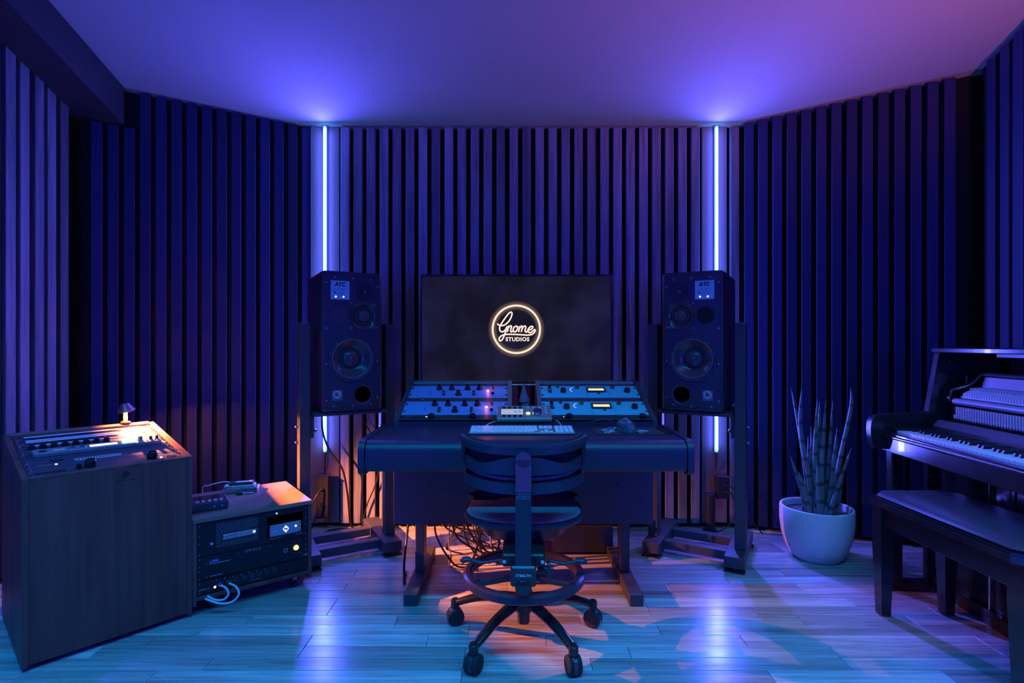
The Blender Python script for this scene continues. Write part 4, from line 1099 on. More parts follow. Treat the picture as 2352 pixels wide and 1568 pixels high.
text('maker_word', 'crane song', .009, emit('cyan_print_lit', (.3, .7, 1), .25), t, (-.205, -.018, .0034), align='LEFT')
MB().ball((-.152, -.022, .003), .0045, 12, .6, None, 0).build('power_light', E_WARM, t)
MB().box(-.165, -.125, .012, .02, .003, .008, .001).build('rocker', BLACK, t, smooth=False)
t = con_unit('headphone_unit', 'dark rack unit with two large domed black knobs along the lectern front edge', .024, .085, PANEL)
for x in (-.062, .138): MB().lathe([(.019, .003), (.0195, .010), (.018, .026), (.014, .031), (0, .033)], 28).build('knob', KNOB, t, loc=(x, -.002, 0))
MB().lathe([(.0085, .003), (.008, .018), (0, .0185)], 18).build('small_knob', KNOB, t, loc=(-.098, -.010, 0))
MB().ball((.168, -.008, .003), .005, 12, .6, None, 0).build('power_light', E_WHT, t)
for x0_, x1_ in ((-.175, -.135), (.185, .222)): MB().box(x0_, x1_, -.022, .0, .003, .0055, .001).build('button_block', BLACK, t, smooth=False)
m = MB()
for i in range(7): m.box(-.222 + i * .0062, -.218 + i * .0062, -.014, -.006, .003, .006)
m.build('switch_row', BLACK, t, smooth=False, kind='stuff')
text('print_word', 'MONITOR', .008, DIM, t, (.198, .014, .0034))

# little lamp on the lectern's back rail
lmp = thing('table_lamp', 'tiny glowing lamp with tilted metal shade on the lectern back edge', 'lamp', (-1.786, 2.523, .7612))
MB().lathe([(0, 0), (.020, 0), (.020, .006), (.012, .009), (.008, .010)], 24).build('base', BRASS, lmp)
MB().lathe([(.008, .008), (.0085, .03), (.0065, .060), (.005, .063)], 18).build('stem', emit('lit_stem', (1.0, .42, .10), 5.0, (.6, .4, .2)), lmp)  # stem emits, standing in for the bulb's glow under the shade
MB().ball((0, 0, .070), .0048, 16).build('bulb', E_BULB, lmp)
TM = Matrix.Translation((0, 0, .072)) @ Matrix.Rotation(R(12), 4, Vector((.87, -.5, 0))) @ Matrix.Translation((0, 0, -.072))
sh = MB().lathe([(.037, .0545), (.038, .0555), (.016, .090), (.0, .092), (.014, .0885), (.036, .0545)], 28, TM)
sh.build('shade', mat('shade_metal', (.16, .10, .14), .4, .6), lmp)
d = bpy.data.lights.new('lamp_light', 'POINT'); d.energy = LAMP_W; d.color = LAMP_RGB; d.shadow_soft_size = .0075
o = bpy.data.objects.new('lamp_light', d); C.objects.link(o); o.parent = lmp; o.location = (0.0, 0, .070)
# added spot at the bulb, strengthening the lamp's light on far floor and slats
d = bpy.data.lights.new('lamp_beam', 'SPOT'); d.energy = LAMP_BEAM; d.color = LAMP_RGB; d.shadow_soft_size = .0075; d.spot_size = R(96); d.spot_blend = .55
o = bpy.data.objects.new('lamp_beam', d); C.objects.link(o); o.parent = lmp; o.location = (0.0, 0, .070)
o.rotation_euler = Vector((math.cos(R(-2)) * math.cos(R(-33)), math.sin(R(-2)) * math.cos(R(-33)), math.sin(R(-33)))).to_track_quat('-Z', 'Y').to_euler()

# ------------------------------------------------------------------ small wooden rack on castors
RA = 37
rk0 = Vector((-.93, 2.535)); rx = Vector((math.cos(R(RA)), math.sin(R(RA)))); ry = Vector((-rx.y, rx.x))
RWD, RDP, RZ0, RZ1 = .48, .44, .042, .402
rc0 = rk0 - rx * (RWD / 2)
rack = thing('equipment_rack', 'low brown wooden equipment rack on castors beside the lectern', 'rack', (rc0.x, rc0.y, 0), (0, 0, R(RA)))
MB().box(-RWD / 2, RWD / 2, -.004, RDP, RZ1 - .018, RZ1, .001).build('top_board', WALNUT_X, rack, smooth=False)
MB().box(-RWD / 2, RWD / 2, 0, RDP, RZ0 + .02, RZ0 + .036, .001).build('bottom_board', WALNUT, rack, smooth=False)
MB().box(-RWD / 2 + .015, RWD / 2 - .015, RDP - .012, RDP - .002, RZ0 + .036, RZ1 - .018).build('back_board', BLACKM, rack, smooth=False)
for s in (-1, 1):
    MB().box(-.0075, .0075, 0, RDP, RZ0, RZ1 - .018, .001).build('side_board', WALNUT, rack, smooth=False, loc=(s * (RWD / 2 - .0075), 0, 0))
    MB().box(-.006, .006, .014, .018, RZ0 + .036, RZ1 - .018).build('rack_rail', STEEL, rack, smooth=False, loc=(s * (RWD / 2 - .022), 0, 0))
for sx in (-1, 1):
    for yy in (.05, RDP - .05):
        w_ = MB().cyl((-.009, 0, .0185), (.009, 0, .0185), .0185, n=20, b=.002).build('castor', RUBBER, rack, loc=(sx * .17, yy, 0), rot=(0, 0, R(25)))
        MB().box(-.013, .013, -.014, .014, .034, .0615, .002).build('fork', SCREW, w_, smooth=False)
RS = .93                                                      # face width of the gear in this narrow rack
def rack_unit(name, label, z0, h, face, cat='audio unit'):
    p = rc0 + ry * .010
    t = thing(name, label, cat, (p.x, p.y, z0 + h / 2), (R(90), 0, R(RA)))
    MB().box(-.2235, .2235, -h / 2 + .0006, h / 2 - .0006, 0, .003, .0008).build('faceplate', face, t, smooth=False)
    m = MB(); sc = MB().lathe([(.0038, .003), (.0034, .0052), (0, .0056)], 8)
    for sx in (-1, 1):
        for q in ([-.35, .35] if h < .09 else [-.42, -.1, .1, .42]): m.add(sc.v, sc.f, Matrix.Translation((sx * .2155, q * h, 0)))
    m.build('rack_screws', SCREW, t, kind='stuff')
    return t
FACE = mat('rack_face_black', (.014, .014, .018), .5, spec=.3)
ch = rack_unit('computer_chassis', 'black rack chassis with perforated vent panel holding a silver computer and an interface', .238, .142, FACE)
m = MB()
for r_ in range(9):
    for c_ in range(26):
        x = -.150 + c_ * .0063; y = .056 - r_ * .0115 - (.0057 if c_ % 2 else 0)
        if -.132 < x < .006 and -.020 < y < .014: continue
        m.lathe([(.0021, .0031), (.0021, .0034), (0, .0034)], 6, Matrix.Translation((x, y, 0)))
m.build('vent_holes', mat('vent_blue_grey', (.40, .40, .46), .5), ch, kind='stuff')
MB().box(-.130, .004, -.016, .008, .003, .008, .003).build('computer_front', ALU, ch, smooth=False)
m = MB().box(-.126, -.124, -.008, .002, .008, .0085)
m.box(-.114, -.112, -.008, .002, .008, .0085); m.box(-.100, -.074, -.001, .001, .008, .0085); m.build('port_marks', INK, ch, smooth=False)
MB().ball((-.006, -.003, .008), .005, 12, .6, None, 0).build('status_light', E_WHT, ch)
MB().lathe([(.0062, .003), (.006, .006), (0, .0065)], 14).build('power_button', CHROME, ch, loc=(-.170, -.022, 0))
m = MB()
m.box(.048, .202, -.044, .046, .003, .0036); m.build('bay_opening', mat('bay_black', (.001, .001, .0015), .9, spec=0), ch, smooth=False)
itf = MB().box(.058, .192, -.042, .008, .0036, .012, .002).build('interface_front', mat('interface_blue_grey', (.28, .30, .38), .35), ch, smooth=False)
MB().prism([(.125, -.034), (.139, -.017), (.125, 0.0), (.111, -.017)], .0121, .0126, 'z').build('diamond_logo', E_WHT if False else emit('logo_white', (1, 1, .95), .8, (.8, .8, .8)), itf, smooth=False)
m = MB(); m.box(.118, .124, -.020, -.012, .0127, .013); m.box(.126, .132, -.022, -.014, .0127, .013); m.build('logo_mark', INK, itf, smooth=False)
MB().ball((.168, -.012, .012), .0045, 12, .6, None, 0).build('status_light', E_WARM, itf)
MB().box(.068, .090, -.0205, -.0190, .0121, .0124).build('print_line', PRINT, itf, smooth=False)
m = MB()
for x, y in ((.065, .001), (.065, -.035), (.185, .001), (.185, -.035), (.182, -.012)): m.lathe([(.003, .012), (.003, .0135), (0, .0138)], 8, Matrix.Translation((x, y, 0)))
m.build('face_screws', SCREW, itf, kind='stuff')
MB().ball((.088, .057, .003), .003, 10).build('blue_light', E_CYAN, ch)
text('maker_word', 'SONNETTECH', .0085, DIM, ch, (.086, -.053, .0036))
text('product_word', 'xMac Studio', .0065, PRINT, ch, (.185, -.053, .0036))
mc = rack_unit('monitor_controller', 'two unit black monitor controller with one glowing yellow button', .140, .0965, FACE)
text('model_word', 'm908', .015, mat('blue_print', (.18, .24, .8), .5), mc, (-.178, .024, .0036), align='LEFT', bold=.0004)
MB().box(-.178, -.098, .0135, .0150, .003, .0034).build('print_line', PRINT, mc, smooth=False)
text('maker_word', 'GRACE', .017, DIM, mc, (-.010, .037, .0036), spacing=1.3)
MB().lathe([(.0095, .003), (.0095, .006), (.006, .006), (.0055, .003)], 20).build('headphone_socket', CHROME, mc, loc=(.126, .004, 0))
MB().lathe([(.0115, .003), (.0105, .0075), (0, .0085)], 24).build('lit_button', E_YEL, mc, loc=(.172, .006, 0))
m = MB(); sc = MB().lathe([(.0034, .003), (.003, .0046), (0, .005)], 8)
for x, y in ((-.19, .02), (-.07, .034), (.06, .038), (.19, .034), (-.19, -.036), (-.07, -.028), (.06, -.01), (.19, -.02)): m.add(sc.v, sc.f, Matrix.Translation((x, y, 0)))
m.build('face_screws', SCREW, mc, kind='stuff')
text('model_word', 'avid', .012, PRINT, mc, (.213, -.034, .0036))
MB().box(-.178, -.128, -.0375, -.0362, .003, .0034).build('print_line', PRINT, mc, smooth=False)
dg = rack_unit('input_panel', 'black one unit panel with a row of round sockets and two pale cables plugged in', .082, .055, FACE)
for i in range(8):
    x = -.140 + i * .0315
    MB().lathe([(.0118, .003), (.0118, .005), (.0095, .005), (.0088, .0035), (0, .0035)], 20).build('socket', PLASTIC, dg, loc=(x, .004, 0))
m = MB()
for i in range(8): m.box(-.152 + i * .0315 - .001, -.152 + i * .0315 + .001, .016, .021, .003, .0036)
m.build('number_marks', PRINT, dg, smooth=False, kind='stuff')
text('print_word', 'DIGITAL I/O', .0075, PRINT, dg, (-.197, -.008, .0036)); text('print_word', 'MIC PRE INPUTS', .0066, DIM, dg, (.0, -.016, .0036))
MB().ball((-.158, -.008, .003), .005, 12, .6, None, 0).build('power_light', E_WARM, dg)
MB().lathe([(.0095, .003), (.0092, .020), (.0055, .022), (.0048, .03), (0, .0302)], 16).build('plug', CHROME, dg, loc=(-.140, .004, 0))
MB().lathe([(.0095, .003), (.0092, .020), (.0055, .022), (.0048, .03), (0, .0302)], 16).build('plug', PLASTIC, dg, loc=(-.1085, .004, 0))
def rk(x, y, z):                                             # rack frame (x along the front, y behind the front) to world
    p = rc0 + rx * x + ry * y; return (p.x, p.y, z)
PC = mat('pale_blue_cable', (.45, .68, .72), .4)
tag(MB().tube(spline([rk(-.140, -.022, .114), rk(-.125, -.05, .108), rk(-.118, -.06, .085), rk(-.135, -.055, .066), rk(-.165, -.035, .066), rk(-.19, -.02, .083)]), .0042, 8).build('audio_cable', PC), 'pale cable looping from the first socket of the input panel', 'cable')
tag(MB().tube(spline([rk(-.1085, -.022, .114), rk(-.088, -.052, .105), rk(-.080, -.068, .078), rk(-.105, -.066, .052), rk(-.15, -.055, .054), rk(-.20, -.03, .078)]), .0042, 8).build('audio_cable', PC), 'pale cable looping lower, from the second socket of the input panel', 'cable')
# things on the rack
rec = thing('desktop_recorder', 'small black desktop recorder with buttons half hidden by the lectern', 'recorder', rk(-.165, .14, RZ1 + .0004), (0, 0, R(RA - 4)))
MB().box(-.075, .075, -.055, .09, .004, .038, .004).build('body', PLASTIC, rec, smooth=False)
MB().box(-.072, .072, -.052, .087, 0, .005, .001).build('base', STEEL, rec, smooth=False)
MB().box(-.05, .05, .01, .075, .038, .040, .001).build('display', GLOSS, rec, smooth=False)
m = MB()
for i in range(5):
    for j in range(2): m.box(-.05 + i * .023, -.036 + i * .023, -.045 + j * .022, -.033 + j * .022, .038, .042, .001)
m.build('buttons', mat('grey_button', (.3, .3, .36), .4), rec, smooth=False, kind='stuff')
for x in (.02, .05): MB().lathe([(.004, 0), (.004, .003), (0, .0033)], 10).build('front_jack', CHROME, rec, loc=(x, -.055, .02), rot=FRONT)
hub = thing('usb_dock', 'small silver dock stacked with a pale card reader on the wooden rack', 'dock', rk(.015, .355, RZ1), (0, 0, R(RA - 20)))
MB().box(-.072, .072, -.035, .035, .002, .026, .003).build('dock_body', ALU, hub, smooth=False)
m = MB()
for i in range(3): m.box(.012 + i * .020, .026 + i * .020, -.0358, -.0345, .012, .017)
m.build('ports', INK, hub, smooth=False)
MB().box(-.048, .058, -.026, .026, .026, .036, .003).build('reader_body', mat('pale_cyan_plastic', (.35, .62, .68), .4), hub, smooth=False)
MB().box(-.058, .050, -.024, .028, .036, .049, .004).build('drive_body', PLASTIC, hub, smooth=False)
MB().box(-.030, .040, -.014, .006, .049, .0496).build('drive_label', WHITE, hub, smooth=False)
for yy in (-.012, .012): MB().tube(spline([(-.05, yy, .031), (-.066, yy - .004, .034), (-.078, yy, .030)]), .005, 8).build('plug', WHITE, hub)
hu = Vector(rk(.015, .355, RZ1))
tag(MB().tube(spline([hu + Vector((-.055, .0, .042)), hu + Vector((-.10, .01, .044)), hu + Vector((-.16, -.01, .032)), hu + Vector((-.215, .03, .006)), hu + Vector((-.24, .10, -.10))]), .0026, 6).build('dock_cable', CABLEW), 'thin pale cable arching from the dock over the rack top edge', 'cable')
tag(MB().tube(spline([hu + Vector((-.08, .012, .030)), hu + Vector((-.10, .03, .018)), hu + Vector((-.125, .06, -.01)), hu + Vector((-.14, .10, -.09))]), .0026, 6).build('reader_cable', CABLEW), 'short thin pale cable dropping behind the rack from the dock', 'cable')
adp = thing('jack_adapter', 'small dark jack adapter lying in front of the dock', 'adapter', rk(.02, .285, RZ1), (0, 0, R(RA - 22)))
MB().cyl((-.045, 0, .009), (-.018, 0, .009), .009, n=14, b=.002).build('barrel', PLASTIC, adp)
MB().cyl((-.018, 0, .007), (.030, 0, .005), .0042, n=10).build('pin', CHROME, adp)

# ------------------------------------------------------------------ potted snake plant
PX, PY = 1.608, 2.885
pot = thing('plant_pot', 'round pale concrete pot standing on the floor by the slatted wall', 'pot', (PX, PY, 0))
prof = [(0, .012), (.085, .012), (.105, .0), (.125, .018), (.150, .065), (.168, .125), (.1765, .195), (.1765, .262), (.174, .270), (.166, .272), (.160, .266), (.158, .235)]
MB().lathe(prof, 48).build('shell', CONC, pot)
MB().lathe([(.159, .232), (.10, .236), (.05, .231), (0, .235)], 36).build('soil', SOIL, pot)
plant = thing('snake_plant', 'upright cylindrical snake plant with banded spear leaves growing in the concrete pot', 'plant', (PX, PY, .232))
def px2(x, y, yy=PY): return Vector(((x - 1176) / F_PX * yy - PX, yy - PY, 1.125 - (y - 790) / F_PX * yy - .232))
leaves = [((1858, 1185), [(1850, 1080), (1835, 980)], (1817, 889), .05), ((1868, 1188), [(1858, 1100), (1838, 980)], (1842, 888), .0),
          ((1850, 1190), [(1842, 1130)], (1814, 1043), -.05), ((1862, 1190), [(1848, 1130)], (1834, 1082), -.08), ((1858, 1195), [(1850, 1160)], (1839, 1122), -.07),
          ((1870, 1190), [(1868, 1090)], (1863, 978), .03), ((1866, 1190), [(1860, 1090)], (1856, 1002), .06), ((1876, 1192), [(1872, 1040)], (1878, 916), -.02),
          ((1882, 1192), [(1880, 1050)], (1883, 921), .05), ((1888, 1192), [(1888, 1060)], (1897, 918), -.05), ((1884, 1194), [(1880, 1120)], (1878, 1062), -.1),
          ((1894, 1192), [(1902, 1080)], (1913, 921), .02), ((1900, 1190), [(1912, 1090)], (1923, 982), -.03), ((1908, 1190), [(1928, 1060), (1954, 940)], (1954, 889), .03),
          ((1904, 1195), [(1924, 1120)], (1956, 1028), -.06), ((1912, 1192), [(1924, 1150)], (1938, 1096), -.02), ((1906, 1190), [(1914, 1120)], (1921, 1040), .07)]
for b_, md, tp, off in leaves:
    yy = PY + off
    pts = [px2(b_[0], b_[1] + 15, yy)] + [px2(*q, yy) for q in md] + [px2(*tp, yy)]
    pts[0].z = .001
    sp_ = spline(pts, 8); n = len(sp_)
    rs = []
    for i in range(n):
        q = i / (n - 1); rs.append(.0135 * (1 - .25 * q) if q < .55 else max(.0012, .0135 * .86 * (1 - ((q - .55) / .45) ** 1.6)))
    MB().tube(sp_, rs, 9).build('leaf', LEAF, plant)

# ------------------------------------------------------------------ upright piano
PRZ = -94.5
pd_x = Vector((math.cos(R(PRZ)), math.sin(R(PRZ)))); pd_y = Vector((-pd_x.y, pd_x.x))
po = Vector((1.747, 2.478)) - pd_x * .055
pia = thing('upright_piano', 'black lacquered upright piano with open front showing its hammers and rails', 'piano', (po.x, po.y, 0), (0, 0, R(PRZ)))
PL = 1.36; KZ = .732
# keys: 52 white, 36 black, bass end first
KW = .02355
wm = MB().box(.0004, KW - .0004, 0, .150, -.020, 0, .0012).mesh('white_key', IVORY, smooth=False)
bmh = MB()
bmh.add([(-.0055, .05, 0), (.0055, .05, 0), (.0055, .15, 0), (-.0055, .15, 0), (-.0042, .057, .0115), (.0042, .057, .0115), (.0045, .15, .0115), (-.0045, .15, .0115)],
        [(0, 3, 2, 1), (4, 5, 6, 7), (0, 1, 5, 4), (1, 2, 6, 5), (2, 3, 7, 6), (3, 0, 4, 7)])
bme = bmh.mesh('black_key', mat('ebony_key', (.02, .018, .022), .3), smooth=False)
NW = 52; order = 'ABCDEFG'
for i in range(NW):
    o = bpy.data.objects.new('white_key', wm); C.objects.link(o); o.parent = pia; o.location = (.055 + i * KW, 0, KZ)
    if order[i % 7] in 'ACDFG' and i < NW - 1:
        o = bpy.data.objects.new('black_key', bme); C.objects.link(o); o.parent = pia; o.location = (.055 + (i + 1) * KW, 0, KZ)
MB().box(-.005, PL + .005, -.035, .36, .635, .700, .003).build('keybed', GLOSS, pia, smooth=False)
MB().box(.0, PL, -.030, -.006, .690, .722, .004).build('key_slip', GLOSS, pia, smooth=False)
MB().tube([(.0, -.030, .704), (PL, -.030, .704)], .0085, 10).build('slip_moulding', GLOSS, pia)
for x0_, x1_ in ((.012, .053), (PL - .053, PL - .012)): MB().box(x0_, x1_, -.004, .155, .70, .742, .003).build('cheek_block', GLOSS, pia, smooth=False)
arm = [(-.070, .640), (-.080, .665), (-.087, .70), (-.089, .735), (-.086, .762), (-.078, .780), (-.064, .792), (-.045, .798), (.05, .806), (.19, .818), (.19, .64)]
for x0_, x1_ in ((-.028, .010), (PL - .010, PL + .028)): MB().prism(arm, x0_, x1_, 'x').build('arm', GLOSS, pia, ang=60)
side = [(.165, 0), (.165, .80), (.215, 1.085), (.56, 1.085), (.56, 0)]
for x0_, x1_ in ((-.028, .004), (PL - .004, PL + .028)): MB().prism(side, x0_, x1_, 'x').build('side_panel', GLOSS, pia, smooth=False)
MB().box(-.035, PL + .035, .205, .575, 1.085, 1.108, .004).build('lid', GLOSS, pia, smooth=False)
MB().box(.004, PL - .004, .545, .56, .05, 1.085).build('back_board', BLACKM, pia, smooth=False)
MB().box(.004, PL - .004, .20, .215, .06, .635, .002).build('lower_panel', GLOSS, pia, smooth=False)
MB().box(.004, PL - .004, .178, .56, .0, .06, .002).build('bottom_board', GLOSS, pia, smooth=False)
MB().prism([(.150, .735), (.150, .758), (.175, .785), (.192, .785), (.192, .735)], .06, PL - .06, 'x').build('name_board', BLACK, pia, smooth=False)
for x in (.02, PL - .02):
    lg = MB().box(-.022, .022, -.015, .035, .0, .637, .004).build('leg', GLOSS, pia, smooth=False, loc=(x, 0, 0))
    MB().box(-.026, .026, -.03, .16, 0, .045, .006).build('toe_block', GLOSS, lg, smooth=False)
for x in (.33, .43): MB().cyl((x, .19, .0605), (x, .19, .6345), .004, n=8).build('pedal_rod', CHROME, pia)
# the open action
MB().box(.03, PL - .03, .50, .545, .62, 1.07).build('iron_plate', mat('plate_bronze', (.12, .10, .13), .4, .5), pia, smooth=False)
m = MB()
for i in range(105):
    for r_ in range(3): m.cyl((.16 + i * .0112, .50, 1.018 + r_ * .017 + (i % 2) * .004), (.16 + i * .0112, .478, 1.018 + r_ * .017 + (i % 2) * .004), .0030, n=6)
m.build('tuning_pins', mat('pin_steel', (.4, .4, .45), .3, .8), pia, kind='stuff')
m = MB()
for i in range(120): m.cyl((.10 + i * .0100, .485, .70), (.13 + i * .0098, .485, 1.012), .0009, n=4)
m.build('strings', mat('string_steel', (.45, .45, .5), .3, .9), pia, kind='stuff')
MB().prism([(.30, 1.070), (.30, 1.084), (.40, 1.084), (.40, 1.060)], .22, PL - .1, 'x').build('lid_batten', mat('batten_lacquer', (.10, .09, .11), .3), pia, smooth=False)
MB().prism([(.325, .985), (.320, .994), (.335, 1.000), (.350, .996), (.350, .985)], .10, PL - .06, 'x').build('upper_rail', mat('rail_dark', (.09, .08, .10), .3), pia, smooth=False)
MB().prism([(.318, .935), (.330, .980), (.338, .980), (.330, .935)], .115, PL - .06, 'x').build('felt_rail', MAPLE, pia, smooth=False)
m = MB()
for i in range(88):
    x = .088 + i * .01375
    m.add([(x - .0045, .262, .892), (x + .0045, .262, .892), (x + .0045, .262, .905), (x - .0045, .262, .905),
           (x - .0045, .318, .922), (x + .0045, .318, .922), (x + .0045, .312, .934), (x - .0045, .312, .934)],
          [(0, 1, 2, 3), (7, 6, 5, 4), (0, 4, 5, 1), (3, 2, 6, 7), (0, 3, 7, 4), (1, 5, 6, 2)])
    m.ball((x, .292, .926), .0052, 7)
m.build('hammer_row', FELT, pia, kind='stuff', smooth=False)
MB().box(.07, PL - .06, .262, .32, .884, .893).build('hammer_bed', FELT, pia, smooth=False)
MB().tube([(.055, .250, .868), (.06, .250, .868), (PL - .06, .250, .868)], [.012, .019, .019], 14, flat=.75).build('hammer_rail', mat('rail_violet_grey', (.30, .26, .32), .35), pia)
m = MB()
for i in range(88):
    x = .088 + i * .01375
    m.box(x - .0045, x + .0045, .232, .262, .812, .846, .001, Matrix.Shear('XZ', 4, (0, 0)) if False else None)
    m.box(x - .0042, x + .0042, .222, .250, .796, .812)
m.build('wippen_row', MAPLE, pia, kind='stuff', smooth=False)
m = MB()
for i in range(88):
    x = .088 + i * .01375
    m.cyl((x - .003, .226, .772), (x + .004, .224, .798), .0016, n=5); m.ball((x, .223, .792), .0026, 6)
    m.box(x - .0052, x + .0052, .228, .258, .745, .772)
m.build('capstan_row', SCREW, pia, kind='stuff')
MB().tube(spline([(.035, .238, .868), (.042, .245, .915), (.055, .262, .925), (.075, .30, .945), (.095, .325, .985), (.11, .335, .992)], 5), .006, 8).build('action_bracket', SCREW, pia)
MB().ball((.032, .236, .880), .010, 12).build('bracket_knob', CHROME, pia)
MB().cyl((.052, .30, .92), (.052, .30, .985), .0035, n=8).build('spring_rod', CHROME, pia)
for x, y, z in ((.060, .245, .72), (.085, .235, .72)): MB().cyl((x, y, z), (x, y, z + .13), .0022, n=6).build('action_rod', CHROME, pia)
for z in (.86, 1.05): MB().lathe([(.006, 0), (.005, .003), (0, .004)], 10).build('cheek_bolt', CHROME, pia, loc=(.0045, .26, z), rot=(0, R(90), 0))

# ------------------------------------------------------------------ piano bench
BX0, BX1, BY0, BY1, BZ = 1.492, 1.868, 1.60, 2.325, .50
bn = thing('piano_bench', 'low black piano bench with padded top and tapered legs in front of the piano', 'bench', ((BX0 + BX1) / 2, (BY0 + BY1) / 2, 0), (0, 0, R(1.0)))
hx, hy = (BX1 - BX0) / 2, (BY1 - BY0) / 2
def octo(x, y, c): return [(-x, -y + c), (-x + c, -y), (x - c, -y), (x, -y + c), (x, y - c), (x - c, y), (-x + c, y), (-x, y - c)]
MB().prism(octo(hx, hy, .045), BZ - .034, BZ - .014, 'z').build('seat_board', GLOSS, bn, smooth=False)
MB().prism(octo(hx - .012, hy - .012, .045), BZ - .014, BZ - .006, 'z').build('moulding', GLOSS, bn, smooth=False)
def oring(x, y, c, z): return [(a, b, z) for a, b in octo(x, y, c)]
loft([oring(hx - .024, hy - .024, .045, BZ - .006), oring(hx - .020, hy - .020, .045, BZ + .002), oring(hx - .026, hy - .026, .045, BZ + .010), oring(hx - .06, hy - .06, .05, BZ + .018), oring(hx - .14, hy - .14, .03, BZ + .022)]).build('cushion', LEATHER, bn, ang=60)
for s in (-1, 1):
    MB().box(-.009, .009, -hy + .06, hy - .06, BZ - .125, BZ - .034, .002).build('apron', GLOSS, bn, smooth=False, loc=(s * (hx - .050), 0, 0))
    MB().box(-hx + .06, hx - .06, -.009, .009, BZ - .125, BZ - .034, .002).build('apron', GLOSS, bn, smooth=False, loc=(0, s * (hy - .050), 0))
for sx in (-1, 1):
    for sy in (-1, 1):
        a, b = .029, .019
        lg = MB().add([(-b, -b, .006), (b, -b, .006), (b, b, .006), (-b, b, .006), (-a, -a, .34), (a, -a, .34), (a, a, .34), (-a, a, .34), (-a, -a, BZ - .034), (a, -a, BZ - .034), (a, a, BZ - .034), (-a, a, BZ - .034)],
                 [(3, 2, 1, 0), (8, 9, 10, 11)] + [(i + 4 * r_, (i + 1) % 4 + 4 * r_, (i + 1) % 4 + 4 * r_ + 4, i + 4 * r_ + 4) for r_ in (0, 1) for i in range(4)])
        lg = lg.build('leg', GLOSS, bn, smooth=False, loc=(sx * (hx - .055), sy * (hy - .055), 0))
        MB().cyl((0, 0, 0), (0, 0, .006), .012, n=12).build('glide', CHROME, lg)

# ------------------------------------------------------------------ power boxes, cables and gear under the desk
def powerbox(name, label, x, y, z0, z1, w_=.075):
    t = thing(name, label, 'power box', (x, y, 0))
    MB().box(-w_ / 2, w_ / 2, 0, .045, z0, z1, .003).build('housing', BLACK, t, smooth=False)
    MB().box(-w_ / 2 - .002, w_ / 2 + .002, -.004, .047, z1, z1 + .006, .001).build('cap', SCREW, t, smooth=False)
    for q in (.35, .7): MB().cyl((0, -.012, z0 + (z1 - z0) * q), (0, .0, z0 + (z1 - z0) * q), .010, n=12).build('plug', PLASTIC, t)
    return t
powerbox('power_box', 'black power box under the light strip beside the equipment rack', -1.135, 3.262, .08, .335)
powerbox('power_box', 'black power box under the light strip on the potted plant side', 1.262, 3.262, .20, .33)
pt = thing('cable_tube', 'short dark upright cable tube beside the wall power box', 'tube', (1.18, 3.25, 0))
MB().lathe([(.028, .02), (.028, .235), (.025, .238), (.0, .238)], 20).build('sleeve', BLACK, pt); MB().lathe([(.0, 0), (.045, 0), (.045, .018), (.028, .02)], 20).build('base', BLACK, pt)
def cable(label, pts, r=.0045, m_=CABLE, name='cable', group=None, k=8): return tag(MB().tube(spline(pts, k), r, 7).build(name, m_), label, 'cable', group)
cable('black cable hanging from behind the loudspeaker past the light strip', [(-1.145, 3.29, .70), (-1.135, 3.275, .60), (-1.09, 3.25, .50), (-1.01, 3.25, .38), (-.985, 3.27, .22), (-.975, 3.285, .06), (-.955, 3.297, .012), (-.925, 3.296, .0075)], .006)
cable('thin black cable crossing the lit wooden slats behind the loudspeaker', [(-.90, 3.305, .66), (-.84, 3.305, .56), (-.80, 3.305, .45), (-.82, 3.31, .30), (-.88, 3.315, .15), (-.91, 3.32, .03), (-.918, 3.322, .0055)], .004)
cable('power cable sloping from the power box behind the equipment rack', [(-1.135, 3.245, .26), (-1.16, 3.22, .22), (-1.21, 3.19, .10), (-1.26, 3.16, .014), (-1.31, 3.13, .0065)], .0045)
cable('second power cable dropping from the box behind the equipment rack', [(-1.135, 3.245, .17), (-1.155, 3.235, .13), (-1.175, 3.215, .05), (-1.20, 3.205, .010), (-1.25, 3.205, .0065)], .0045)
cable('power cable curling from the box on the potted plant side', [(1.262, 3.245, .245), (1.295, 3.22, .24), (1.315, 3.21, .17), (1.28, 3.19, .08), (1.20, 3.185, .03), (1.12, 3.20, .009), (1.05, 3.25, .0065)], .0045)
cable('thin cable leading from the power box behind the stand post', [(1.262, 3.245, .29), (1.31, 3.225, .27), (1.36, 3.215, .20), (1.40, 3.205, .10), (1.46, 3.18, .02)], .004)
cable('thin white cable clipped along the floor at the slatted wall foot', [(1.40, 3.265, .012), (1.55, 3.222, .012), (1.70, 3.170, .014), (1.85, 3.115, .012), (2.0, 3.065, .013), (2.20, 2.995, .012)], .003, CABLEW)
ca, sa = math.cos(R(TOE)), math.sin(R(TOE))
for f_, z_, what in ((1.0, .0065, 'widest loop, lowest in the coil'), (.84, .0175, 'second widest loop of the coil'), (.68, .0285, 'third loop of the coil'), (.52, .0395, 'smallest loop on top of the coil')):
    pts = []
    for a in range(0, 360, 12):
        lx, ly = .125 * f_ * math.cos(R(a)), .415 + .052 * f_ * math.sin(R(a))
        pts.append((SPK_L[0] + ca * lx - sa * ly, SPK_L[1] + sa * lx + ca * ly, z_))
    tag(MB().tube(pts, .005, 7, closed=True).build('cable_coil', CABLE), 'black cable between the stand and the slats, ' + what, 'cable', 'cable coil behind the rack')
rnd = random.Random(3)
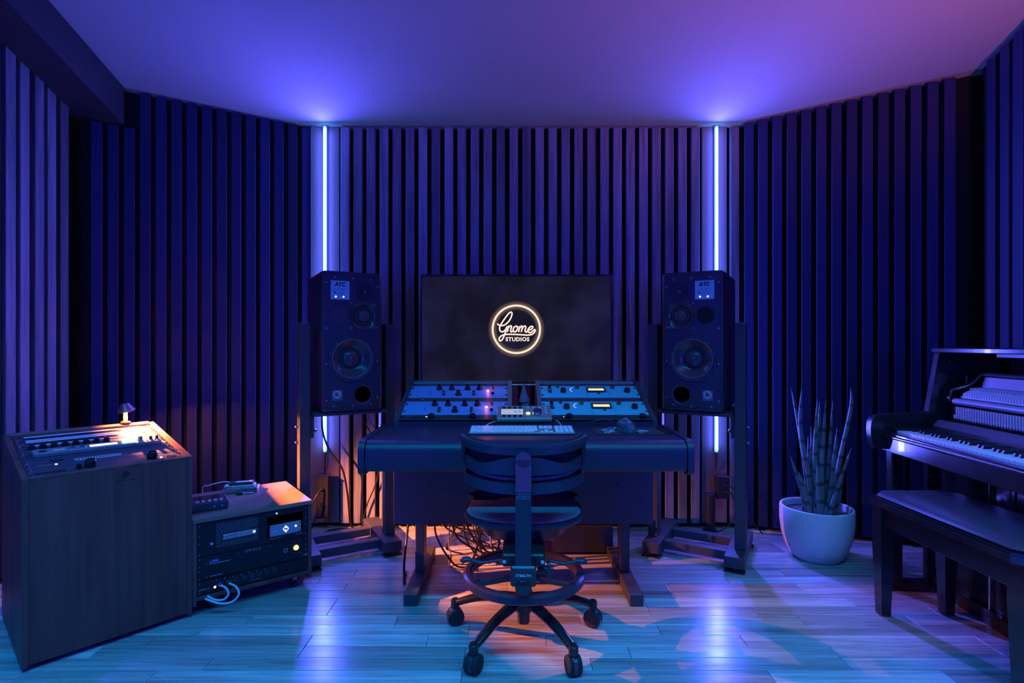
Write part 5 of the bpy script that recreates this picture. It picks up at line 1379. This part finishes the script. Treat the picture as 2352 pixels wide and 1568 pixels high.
order_ = list(range(22)); rnd.shuffle(order_)
for i in range(22):                                          # each cable hangs in its own layer
    xa = rnd.uniform(-.37, -.08); xb_ = rnd.uniform(-.36, .0); y_ = 2.70 + order_[i] * .0155
    pts = [(xa, y_, rnd.uniform(.30, .44)), (max(-.38, xa + rnd.uniform(-.05, .05)), y_, rnd.uniform(.12, .25)), ((xa + xb_) / 2, y_, rnd.uniform(.03, .12)), (xb_, y_, rnd.uniform(.012, .05)), (max(-.38, xb_ + rnd.uniform(-.12, .12)), y_, .008)]
    cable('black cable in the tangle hanging under the desk' if i % 4 else 'pale grey cable in the tangle hanging under the desk', pts, rnd.choice((.003, .004, .005)), CABLE if i % 4 else mat('cable_grey', (.28, .24, .22), .4), group='cables tangled under the desk', k=6)
cable('thick black cable looping down to the floor beside the desk leg', [(-.505, 2.68, .30), (-.51, 2.64, .18), (-.51, 2.58, .08), (-.50, 2.54, .014), (-.515, 2.60, .008), (-.52, 2.68, .008)], .006)
gr = thing('power_conditioner', 'dark metal equipment box on the floor under the desk', 'equipment', (.34, 3.05, 0))
MB().box(-.20, .20, -.13, .13, .012, .15, .004).build('case', mat('case_dark', (.05, .045, .06), .5), gr, smooth=False)
MB().box(-.20, .20, -.134, -.128, .012, .15, .002).build('front_plate', PLASTIC, gr, smooth=False)
for sx in (-1, 1): MB().box(-.02, .02, -.11, .11, 0, .012).build('foot', RUBBER, gr, smooth=False, loc=(sx * .16, 0, 0))
text('print_word', '02', .022, DIM, gr, (-.13, -.1345, .11), FRONT); text('print_word', 'NA', .016, DIM, gr, (-.13, -.1345, .08), FRONT)
sh_ = thing('shelf_box', 'long dark equipment case on top of the box under the desk', 'equipment', (.33, 3.05, .1505))
MB().box(-.22, .23, -.11, .12, .002, .07, .003).build('case', BLACK, sh_, smooth=False)
for x in (.18, .205): MB().cyl((x, -.11, .035), (x, -.125, .035), .008, n=12).build('knob', CHROME, sh_)
MB().box(-.21, .22, -.10, .11, 0, .002).build('base', RUBBER, sh_, smooth=False)
